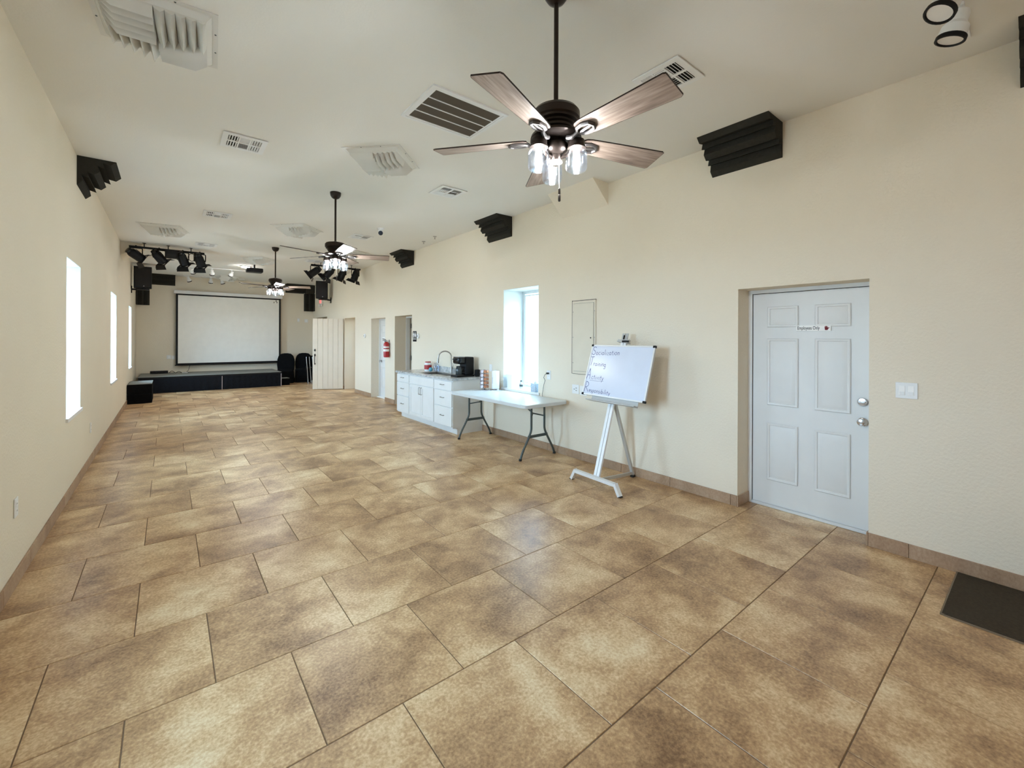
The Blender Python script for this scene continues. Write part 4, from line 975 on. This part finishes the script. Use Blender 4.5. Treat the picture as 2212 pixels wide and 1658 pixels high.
rim = MB().cells([-sx - 0.012, -sx + 0.006, sx - 0.006, sx + 0.012], [-sy - 0.012, -sy + 0.006, sy - 0.006, sy + 0.012], lambda u, v: abs(u) > sx - 0.006 or abs(v) > sy - 0.006, 0.1605, 0.1645, lambda u, v, w: (u, v, w)); rim.build('rim', 'nickel', sk_)
MB().add([(-sx + .004, -sy + .004, 0.1605), (sx - .004, -sy + .004, 0.1605), (sx - .004, sy - .004, 0.1605), (-sx + .004, sy - .004, 0.1605), (-sx + .03, -sy + .03, 0.01), (sx - .03, -sy + .03, 0.01), (sx - .03, sy - .03, 0.01), (-sx + .03, sy - .03, 0.01)],
         [(0, 1, 5, 4), (1, 2, 6, 5), (2, 3, 7, 6), (3, 0, 4, 7), (4, 5, 6, 7)]).build('bowl', 'sink', sk_)
MB().lathe([(0.045, 0.0105), (0.045, 0.013), (0.03, 0.0125), (0, 0.0115)], 20).build('drain', 'chrome', sk_)
fc = thing('faucet', 'tall brushed gooseneck kitchen faucet behind the sink', 'faucet', (4.085, 6.80, ZW + 0.0005))
MB().lathe([(0.028, 0), (0.028, 0.006), (0.021, 0.012), (0.020, 0.11), (0.014, 0.13)], 20).build('body', 'nickel', fc)
neck = [(0, 0, 0.12), (0, 0, 0.30)] + [(-0.10 + 0.10 * math.cos(t), 0.06 - 0.06 * math.cos(t), 0.30 + 0.105 * math.sin(t)) for t in [k * PI / 12 for k in range(1, 12)]] + [(-0.20, 0.12, 0.30), (-0.205, 0.123, 0.27)]
MB().tube(neck, 0.012, 12).build('neck', 'nickel', fc)
MB().cyl((-0.204, 0.122, 0.275), (-0.212, 0.127, 0.19), 0.017, 14, 0.020).build('spray_head', 'nickel', fc)
MB().tube(fillet([(0, -0.015, 0.08), (0, -0.045, 0.09), (0, -0.060, 0.15), (0, -0.045, 0.19)], 0.03), 0.009, 8).build('lever', 'nickel', fc)
# things on the worktop
jr = thing('snack_jar', 'clear plastic snack jar with red lid and red label on the worktop', 'jar', (4.02, 7.58, ZW + 0.0005))
MB().lathe([(0.066, 0), (0.072, 0.01), (0.072, 0.13), (0.062, 0.155), (0.052, 0.165)], 24).build('body', 'plastic_clear', jr)
MB().lathe([(0.0728, 0.03), (0.0728, 0.118)], 24, cap=False).build('label', 'candy', jr)
MB().lathe([(0.056, 0.163), (0.056, 0.182), (0.0, 0.184)], 24).build('lid', 'red', jr)
gj = thing('glass_canister', 'clear glass canister behind the snack jar by the faucet', 'canister', (4.085, 7.36, ZW + 0.0005))
MB().lathe([(0.055, 0), (0.058, 0.008), (0.058, 0.13), (0.045, 0.150), (0.042, 0.150), (0.054, 0.128), (0.054, 0.012), (0, 0.010)], 20, cap=False).build('body', 'jar_glass', gj)
MB().lathe([(0.046, 0.150), (0.046, 0.162), (0.012, 0.166), (0.014, 0.18), (0, 0.184)], 20).build('lid', 'jar_glass', gj)
bs = MB().lathe([(0.0, 0.0)] + [(0.040 * math.sin(t), 0.040 - 0.040 * math.cos(t)) for t in [k * PI / 10 for k in range(1, 10)]] + [(0, 0.080)], 18).build('scrubber_ball', 'blue', None, (3.985, 7.40, ZW + 0.0005)); tag(bs, 'round blue scrubber beside the snack jar', 'scrubber')
MB().lathe([(0.010, 0.076), (0.012, 0.09), (0.0, 0.094)], 10).build('knob', 'dark', bs)
wh = thing('water_line', 'thin curved white water line between faucet and coffee maker', 'tube', (4.09, 6.50, ZW + 0.0005))
MB().tube([(0, 0.05, 0.002), (0, 0.07, 0.12), (-0.005, 0.03, 0.19), (-0.01, -0.03, 0.15), (-0.015, -0.09, 0.06), (-0.02, -0.12, 0.003)], 0.005, 8).build('tube', 'alu', wh)
cm = thing('coffee_maker', 'tall black pod coffee maker on the near end of the worktop', 'coffee maker', (3.93, 6.13, ZW + 0.0005), math.radians(0))
MB().bbox((-0.20, -0.105, 0.0), (0.14, 0.105, 0.03), 0.008, None, 2).build('base', 'black', cm)
MB().bbox((-0.03, -0.10, 0.03), (0.14, 0.10, 0.33), 0.02, None, 3).build('tower', 'black', cm)
MB().bbox((-0.17, -0.098, 0.215), (-0.028, 0.098, 0.335), 0.03, None, 3).build('brew_head', 'black_gloss', cm)
MB().bbox((-0.165, -0.085, 0.325), (-0.04, 0.085, 0.342), 0.008, None, 2).build('lid', 'steel', cm)
MB().tube(fillet([(-0.17, -0.05, 0.29), (-0.20, -0.05, 0.295), (-0.20, 0.05, 0.295), (-0.17, 0.05, 0.29)], 0.02), 0.007, 6).build('lever', 'black', cm)
cf = MB().lathe([(0.052, 0.034), (0.058, 0.045), (0.060, 0.12), (0.048, 0.16), (0.046, 0.165)], 20, Matrix.Translation((-0.10, 0, 0))).build('carafe', 'dark_glass', cm)
MB().lathe([(0.048, 0.163), (0.044, 0.178), (0, 0.18)], 18, Matrix.Translation((-0.10, 0, 0))).build('carafe_lid', 'black', cf)
for k in range(4): MB().box((-0.19, -0.08 + 0.05 * k, 0.0302), (-0.06, -0.065 + 0.05 * k, 0.0325)).build('drip_slat', 'steel', cm)
for zz in (0.06, 0.09, 0.12): MB().box((-0.0315, -0.07, zz), (-0.0298, 0.07, zz + 0.012)).build('vent_bar', 'steel', cm)
bx = MB().bbox((4.065, 5.945, ZW + 0.0005), (4.135, 6.01, ZW + 0.12), 0.012, None, 2).build('water_tank', 'black'); tag(bx, 'small black box behind the coffee maker', 'appliance')

# ------------------------------------------------------------------ folding table
tx0, tx1, ty0, ty1, tz = 3.365, 4.105, 3.885, 5.64, 0.745
tb = thing('folding_table', 'white plastic folding table with dark grey legs under the window', 'table', ((tx0 + tx1) / 2, (ty0 + ty1) / 2, 0))
hx, hy = (tx1 - tx0) / 2, (ty1 - ty0) / 2
m = MB(); P0 = rrect(-hx, -hy, hx, hy, 0.065, 7); P1 = rrect(-hx + 0.008, -hy + 0.008, hx - 0.008, hy - 0.008, 0.06, 7); n = len(P0)
m.add([(x, y, tz - 0.045) for x, y in P1] + [(x, y, tz - 0.040) for x, y in P0] + [(x, y, tz - 0.007) for x, y in P0] + [(x, y, tz) for x, y in P1],
      [tuple(range(n))[::-1], tuple(range(3 * n, 4 * n))] + [(r_ * n + i, r_ * n + (i + 1) % n, (r_ + 1) * n + (i + 1) % n, (r_ + 1) * n + i) for r_ in range(3) for i in range(n)])
m.build('tabletop', 'table_top', tb)
for ly, sgn in ((ty0 + 0.265 - (ty0 + ty1) / 2, 1), (ty1 - 0.03 - (ty0 + ty1) / 2, -1)):
    xc = 0.075
    for s_ in (-1, 1):
        lg = MB().tube(fillet([(xc + s_ * 0.115, ly, tz - 0.045), (xc + s_ * 0.115, ly, 0.36), (xc + s_ * 0.155, ly, 0.28), (xc + s_ * 0.265, ly, 0.10), (xc + s_ * 0.30, ly, 0.012)], 0.06, 5), 0.0145, 10).build('leg', 'table_leg', tb)
        MB().lathe([(0.019, 0.0), (0.020, 0.022), (0.015, 0.026)], 12, Matrix.Translation((xc + s_ * 0.30, ly, 0))).build('foot', 'rubber', lg)
    MB().box((xc - 0.17, ly - 0.006, 0.265), (xc + 0.17, ly + 0.006, 0.30)).build('stretcher', 'table_leg', tb)
    yb_ = ly + sgn * 0.40
    MB().tube([(xc - 0.115, ly, 0.53), (xc, ly + sgn * 0.10, 0.56), (xc, yb_, tz - 0.046)], 0.009, 6).tube([(xc + 0.115, ly, 0.53), (xc, ly + sgn * 0.10, 0.56)], 0.009, 6).build('brace', 'table_leg', tb)
    MB().cyl((xc - 0.20, ly, tz - 0.052), (xc + 0.20, ly, tz - 0.052), 0.013, 8).build('pivot_bar', 'table_leg', tb)
TZ = tz + 0.0005
# coffee pod carousel
pcz = thing('pod_carousel', 'coffee pod carousel with lilac and copper lids on the table', 'pod holder', (3.905, 5.50, TZ))
MB().lathe([(0.075, 0), (0.075, 0.006), (0.02, 0.010), (0.012, 0.014), (0.012, 0.31), (0.03, 0.316), (0, 0.322)], 20).build('stand', 'chrome', pcz)
pm = {c: MB().lathe([(0.016, 0.0), (0.021, 0.034), (0.0245, 0.036), (0.0245, 0.039), (0.018, 0.0395), (0, 0.038)], 14).mesh('pod', c) for c in ('lilac', 'copper')}
for ci in range(8):
    a = 2 * PI * ci / 8 + 0.35; c = 'copper' if ci in (5, 6) else 'lilac'
    for k in range(5):
        M = Matrix.Rotation(a, 4, 'Z') @ Matrix.Translation((0.028, 0, 0.045 + 0.058 * k)) @ Matrix.Rotation(PI / 2 - 0.25, 4, 'Y')
        o = link('pod', pm[c], pcz); o.matrix_local = M
    MB().tube([(0.07 * math.cos(a + 0.39), 0.07 * math.sin(a + 0.39), 0.008), (0.07 * math.cos(a + 0.39), 0.07 * math.sin(a + 0.39), 0.312)], 0.002, 5).build('wire', 'chrome', pcz)
# paper towel
pt = thing('paper_towel_holder', 'paper towel roll on a steel stand on the table', 'paper towel', (4.02, 5.36, TZ))
MB().lathe([(0.085, 0), (0.085, 0.008), (0.078, 0.014), (0.010, 0.016), (0.010, 0.30), (0.014, 0.31), (0, 0.315)], 28).build('stand', 'chrome', pt)
MB().lathe([(0.022, 0.018), (0.056, 0.018), (0.058, 0.024), (0.058, 0.288), (0.056, 0.294), (0.022, 0.294)], 32).build('roll', 'paper', pt)
MB().box((-0.0605, -0.015, 0.10), (-0.0585, 0.012, 0.20)).build('tag', 'alu', pt)
# window sill things
SZ = WIN_R[2] + 0.0125
bn = thing('plastic_bin', 'translucent white plastic bin at the left of the window sill', 'bin', (4.27, 5.24, SZ))
m = MB(); a, b_ = rrect(-0.075, -0.065, 0.075, 0.065, 0.02, 4), rrect(-0.085, -0.075, 0.085, 0.075, 0.022, 4); n = len(a)
m.add([(x, y, 0) for x, y in a] + [(x, y, 0.21) for x, y in b_] + [(x * 0.95, y * 0.95, 0.21) for x, y in b_] + [(x * 0.95, y * 0.95, 0.005) for x, y in a],
      [tuple(range(n))[::-1], tuple(range(3 * n, 4 * n))] + [(r_ * n + i, r_ * n + (i + 1) % n, (r_ + 1) * n + (i + 1) % n, (r_ + 1) * n + i) for r_ in range(3) for i in range(n)]).build('tub', 'plastic_clear', bn)
MB().tube([(x * 1.01, y * 1.01, 0.208) for x, y in b_], 0.005, 6, closed=True).build('rim', 'white', bn)
bt = thing('soap_bottle', 'small grey bottle with dark round label on the window sill', 'bottle', (4.30, 5.07, SZ))
MB().lathe([(0.026, 0), (0.028, 0.005), (0.028, 0.075), (0.012, 0.095), (0.012, 0.105)], 18).build('body', 'easel_grey', bt)
MB().lathe([(0.014, 0.103), (0.014, 0.125), (0, 0.127)], 14).build('cap', 'table_leg', bt)
MB().lathe([(0.0285, 0.03), (0.0285, 0.062)], 18, cap=False).build('label', 'table_leg', bt)
gb = thing('glass_bottle', 'clear small bottle on the window sill right of the grey bottle', 'bottle', (4.36, 4.99, SZ))
MB().lathe([(0.024, 0), (0.026, 0.005), (0.026, 0.055), (0.010, 0.075), (0.009, 0.11), (0.012, 0.112)], 16).build('body', 'jar_glass', gb)
MB().lathe([(0.0125, 0.110), (0.0125, 0.122), (0, 0.123)], 12).build('stopper', 'alu', gb)
tbx = thing('tissue_box', 'blue and white patterned tissue box at the right of the window sill', 'tissue box', (4.205, 4.63, SZ))
MB().bbox((-0.055, -0.055, 0), (0.055, 0.055, 0.125), 0.003).build('carton', 'patterned', tbx)
MB().lathe([(0.022, 0.1255), (0.03, 0.14), (0.012, 0.16), (0.016, 0.17)], 9).build('tissue', 'paper', tbx)

# ------------------------------------------------------------------ easel and whiteboard
A, B = Vector((3.518, 3.272, 0)), Vector((3.482, 2.604, 0))
d = (B - A).normalized(); nrm = Vector((-d.y, d.x, 0)); nrm = nrm if nrm.x > 0 else -nrm
mid = (A + B) / 2; th = math.radians(17)
es = thing('easel', 'white metal display easel with low crossbar foot in front of the wall', 'easel', mid)
U = lambda u, v, w=0.0: d * u + (Vector((0, 0, math.cos(th))) + nrm * math.sin(th)) * v + (nrm * math.cos(th) - Vector((0, 0, math.sin(th)))) * w
hw = (B - A).length / 2
def beam(p, q_, wx, wy, ref):
    """rectangular bar from p to q, wx along ref"""
    p, q_ = Vector(p), Vector(q_); t = (q_ - p).normalized(); x = (Vector(ref) - t * Vector(ref).dot(t)).normalized(); y = t.cross(x)
    c = [x * sx * wx / 2 + y * sy * wy / 2 for sx, sy in ((-1, -1), (1, -1), (1, 1), (-1, 1))]
    return ([p + k for k in c] + [q_ + k for k in c], [(3, 2, 1, 0), (4, 5, 6, 7), (0, 1, 5, 4), (1, 2, 6, 5), (2, 3, 7, 6), (3, 0, 4, 7)])
fb = MB(); zb = 0.105
fb.add(*beam(d * (-hw + 0.07) + Vector((0, 0, zb)), d * (hw - 0.07) + Vector((0, 0, zb)), 0.032, 0.045, (0, 0, 1)))
fb.build('crossbar', 'easel', es)
for s_ in (-1, 1):
    lg = MB().add(*beam(d * s_ * (hw - 0.062) + Vector((0, 0, zb + 0.014)), d * s_ * hw + Vector((0, 0, 0.008)), 0.045, 0.032, (nrm.x, nrm.y, 0))).build('leg', 'easel', es)
    MB().bbox((-0.02, -0.02, 0), (0.02, 0.02, 0.012), 0.003).build('foot', 'rubber', lg, d * s_ * (hw + 0.002))
for s_ in (-1, 1):
    MB().add(*beam(U(s_ * 0.020, 0.118, 0.0), U(s_ * 0.020, 1.60, 0.0), 0.034, 0.022, d)).build('mast_rail', 'easel', es)
MB().add(*beam(U(0, 0.13, 0.006), U(0, 1.60, 0.006), 0.008, 0.010, d)).build('mast_groove', 'table_leg', es)
rear = Vector((4.115, 2.905, 0)) - mid
MB().add(*beam(U(0.02, 0.90, 0.03), rear + Vector((0, 0, 0.03)), 0.036, 0.024, d)).build('rear_leg', 'easel_grey', es)
MB().add(*beam(d * 0.06 + Vector((0, 0, zb - 0.01)), rear + Vector((-0.02, 0, 0.045)), 0.030, 0.020, (0, 0, 1))).build('floor_strut', 'easel_grey', es)
MB().bbox((-0.022, -0.022, 0), (0.022, 0.022, 0.022), 0.004).build('foot', 'rubber', es, rear)
# ledge / tray and top clamp
tr = MB(); u0, u1 = -0.30, 0.36
for p_, q__ in (((u0 + 0.03, 0.928, -0.030), (u1, 0.928, -0.030)),): tr.add(*beam(U(*p_), U(*q__), 0.085, 0.006, U(0, 1, 0)))
tr.add(*beam(U(u0, 0.892, -0.062), U(u1, 0.892, -0.062), 0.010, 0.065, U(0, 1, 0)))
tr.build('tray', 'tray_grey', es)
for k in range(5):
    MB().add(*beam(U(u0 + 0.03 + 0.12 * k, 0.8985, -0.070), U(u0 + 0.12 + 0.12 * k, 0.8985, -0.070), 0.003, 0.012, U(0, 1, 0))).build('tray_slot', 'dark', es)
MB().add(*beam(U(-0.075, 1.590, -0.01), U(0.075, 1.575, -0.01), 0.012, 0.05, U(0, 1, 0))).add(*beam(U(-0.07, 1.60, -0.015), U(0.08, 1.60, -0.015), 0.018, 0.03, U(0, 1, 0))).build('top_clamp', 'tray_grey', es)
MB().add(*beam(U(0.0, 1.585, -0.035), U(0.085, 1.585, -0.035), 0.020, 0.012, U(0, 1, 0))).add(*beam(U(0, 1.60, -0.02), U(0, 1.66, -0.02), 0.012, 0.012, d)).build('clamp_knob', 'black', es)
for s_ in (-1, 1):
    MB().add(*beam(U(s_ * 0.022, 1.60, -0.004), U(s_ * 0.022, 1.685, -0.004), 0.032, 0.012, d)).build('mast_tip', 'tray_grey', es)
# board
uL, uR, vB, vT = -0.420, 0.444, 0.946, 1.537; W0 = -0.030
wb = thing('whiteboard', 'whiteboard with blue handwritten words resting on the easel', 'whiteboard', mid)
bd = lambda u, v, w: U(u, v, W0 - w)
MB().prism([(uL, vB), (uR, vB), (uR, vT), (uL, vT)], 0.0, 0.012, bd).build('panel', 'board', wb)
MB().cells([uL, uL + 0.016, uR - 0.016, uR], [vB, vB + 0.016, vT - 0.016, vT], lambda u, v: not (uL + 0.016 < u < uR - 0.016 and vB + 0.016 < v < vT - 0.016), -0.003, 0.0165, bd).build('frame', 'alu', wb)
for (u, v) in ((uL, vB), (uR, vB), (uR, vT), (uL, vT)):
    su, sv = (1 if u == uL else -1), (1 if v == vB else -1)
    MB().prism([(u - su * 0.003, v - sv * 0.003), (u + su * 0.026, v - sv * 0.003), (u + su * 0.026, v + sv * 0.020), (u - su * 0.003, v + sv * 0.020)], -0.005, 0.0195, bd).build('corner', 'black', wb)
# single-stroke handwriting
def arc(cx, cy, rx, ry, a0, a1, n=10): return [(cx + rx * math.cos(math.radians(a0 + (a1 - a0) * k / n)), cy + ry * math.sin(math.radians(a0 + (a1 - a0) * k / n))) for k in range(n + 1)]
GL = {
 'S': (0.75, [arc(0.45, 1.02, 0.32, 0.30, 30, 250) + arc(0.35, 0.36, 0.34, 0.36, 80, -160)]),
 'T': (0.62, [[(0.0, 1.36), (0.7, 1.42)], [(0.38, 1.40), (0.28, 0.0)]]),
 'A': (0.70, [[(0.0, 0.0), (0.34, 1.4)], [(0.34, 1.4), (0.56, 0.0)], [(0.10, 0.48), (0.52, 0.52)]]),
 'R': (0.72, [[(0.08, 0.0), (0.12, 1.35)], arc(0.14, 1.0, 0.46, 0.37, 95, -90) + [(0.30, 0.55), (0.70, 0.0)]]),
 'o': (0.62, [arc(0.28, 0.32, 0.26, 0.32, 90, 450, 14)]),
 'c': (0.52, [arc(0.30, 0.32, 0.26, 0.32, 50, 310)]),
 'i': (0.26, [[(0.12, 0.62), (0.12, 0.0)], [(0.12, 0.86), (0.13, 0.92)]]),
 'a': (0.60, [arc(0.26, 0.30, 0.24, 0.30, 40, 330, 12) + [(0.48, 0.60), (0.48, 0.10), (0.56, 0.0)]]),
 'l': (0.24, [[(0.10, 1.25), (0.10, 0.0)]]),
 'z': (0.52, [[(0.05, 0.60), (0.45, 0.62), (0.05, 0.02), (0.48, 0.03)]]),
 't': (0.40, [[(0.18, 1.0), (0.18, 0.05), (0.30, 0.0)], [(0.0, 0.65), (0.38, 0.68)]]),
 'n': (0.56, [[(0.06, 0.62), (0.06, 0.0)], [(0.06, 0.42)] + arc(0.27, 0.40, 0.19, 0.24, 160, 0, 8) + [(0.46, 0.0)]]),
 'r': (0.44, [[(0.06, 0.62), (0.06, 0.0)], [(0.06, 0.40)] + arc(0.26, 0.40, 0.19, 0.24, 150, 40, 6)]),
 'g': (0.58, [arc(0.26, 0.32, 0.24, 0.30, 40, 330, 12) + [(0.48, 0.60), (0.47, -0.35)] + arc(0.27, -0.36, 0.20, 0.20, 0, -170, 8)]),
 'v': (0.50, [[(0.03, 0.62), (0.24, 0.0), (0.46, 0.64)]]),
 'y': (0.54, [[(0.04, 0.62), (0.26, 0.08)], [(0.50, 0.66), (0.22, -0.10), (0.02, -0.45)]]),
 'e': (0.54, [[(0.06, 0.34), (0.48, 0.36)] + arc(0.28, 0.34, 0.22, 0.30, 10, 320, 12)]),
 's': (0.44, [arc(0.24, 0.48, 0.17, 0.16, 40, 250, 8) + arc(0.20, 0.16, 0.19, 0.17, 80, -150, 8)]),
 'p': (0.56, [[(0.06, 0.62), (0.04, -0.45)], arc(0.26, 0.32, 0.22, 0.30, 150, -150, 10)]),
 'b': (0.56, [[(0.06, 1.2), (0.06, 0.0)], arc(0.26, 0.30, 0.22, 0.30, 150, -150, 10)]),
}
def stroke(m, pts, wdt):
    P = [Vector(p) for p in pts]
    for i in range(len(P)):   # round-ish joint
        pass
    L, R = [], []
    for i, p_ in enumerate(P):
        a_ = P[max(i - 1, 0)]; b__ = P[min(i + 1, len(P) - 1)]; t = (b__ - a_); t = t.normalized() if t.length > 1e-9 else Vector((1, 0))
        o_ = Vector((-t.y, t.x)) * wdt / 2; L.append(p_ + o_); R.append(p_ - o_)
    n = len(P)
    m.add([bd(q_.x, q_.y, 0.0124) for q_ in L] + [bd(q_.x, q_.y, 0.0124) for q_ in R], [(i, i + 1, n + i + 1, n + i) for i in range(n - 1)])
rnd = random.Random(3)
def write(big, small, u, v, hb, hs, name, du=0.0, underline=False, slope=0.0):
    m = MB(); x = u
    w_, st_ = GL[big]
    for s_ in st_: stroke(m, [(x + px * hb / 1.4, v + py * hb / 1.4) for px, py in s_], 0.0060)
    x += w_ * hb / 1.4 + 0.012 + du; x_s = x
    for ch in small:
        w_, st_ = GL[ch]; jy = rnd.uniform(-0.002, 0.002)
        for s_ in st_: stroke(m, [(x + px * hs, v + jy + slope * (x - x_s) + py * hs) for px, py in s_], 0.0050)
        x += w_ * hs + 0.006
    if underline: stroke(m, [(x_s - 0.02, v - 0.014), ((x_s + x) / 2, v - 0.018), (x, v - 0.010)], 0.003)
    m.build(name, 'ink_blue', wb, weld=False)
write('S', 'ocialization', uL + 0.020, 1.418, 0.100, 0.050, 'handwriting', slope=0.02)
write('T', 'raining', uL + 0.020, 1.288, 0.105, 0.046, 'handwriting', slope=-0.02)
write('A', 'ctivity', uL + 0.018, 1.130, 0.125, 0.050, 'handwriting', underline=True, slope=-0.01)
write('R', 'esponsibility', uL + 0.020, 0.980, 0.120, 0.042, 'handwriting', slope=-0.02)
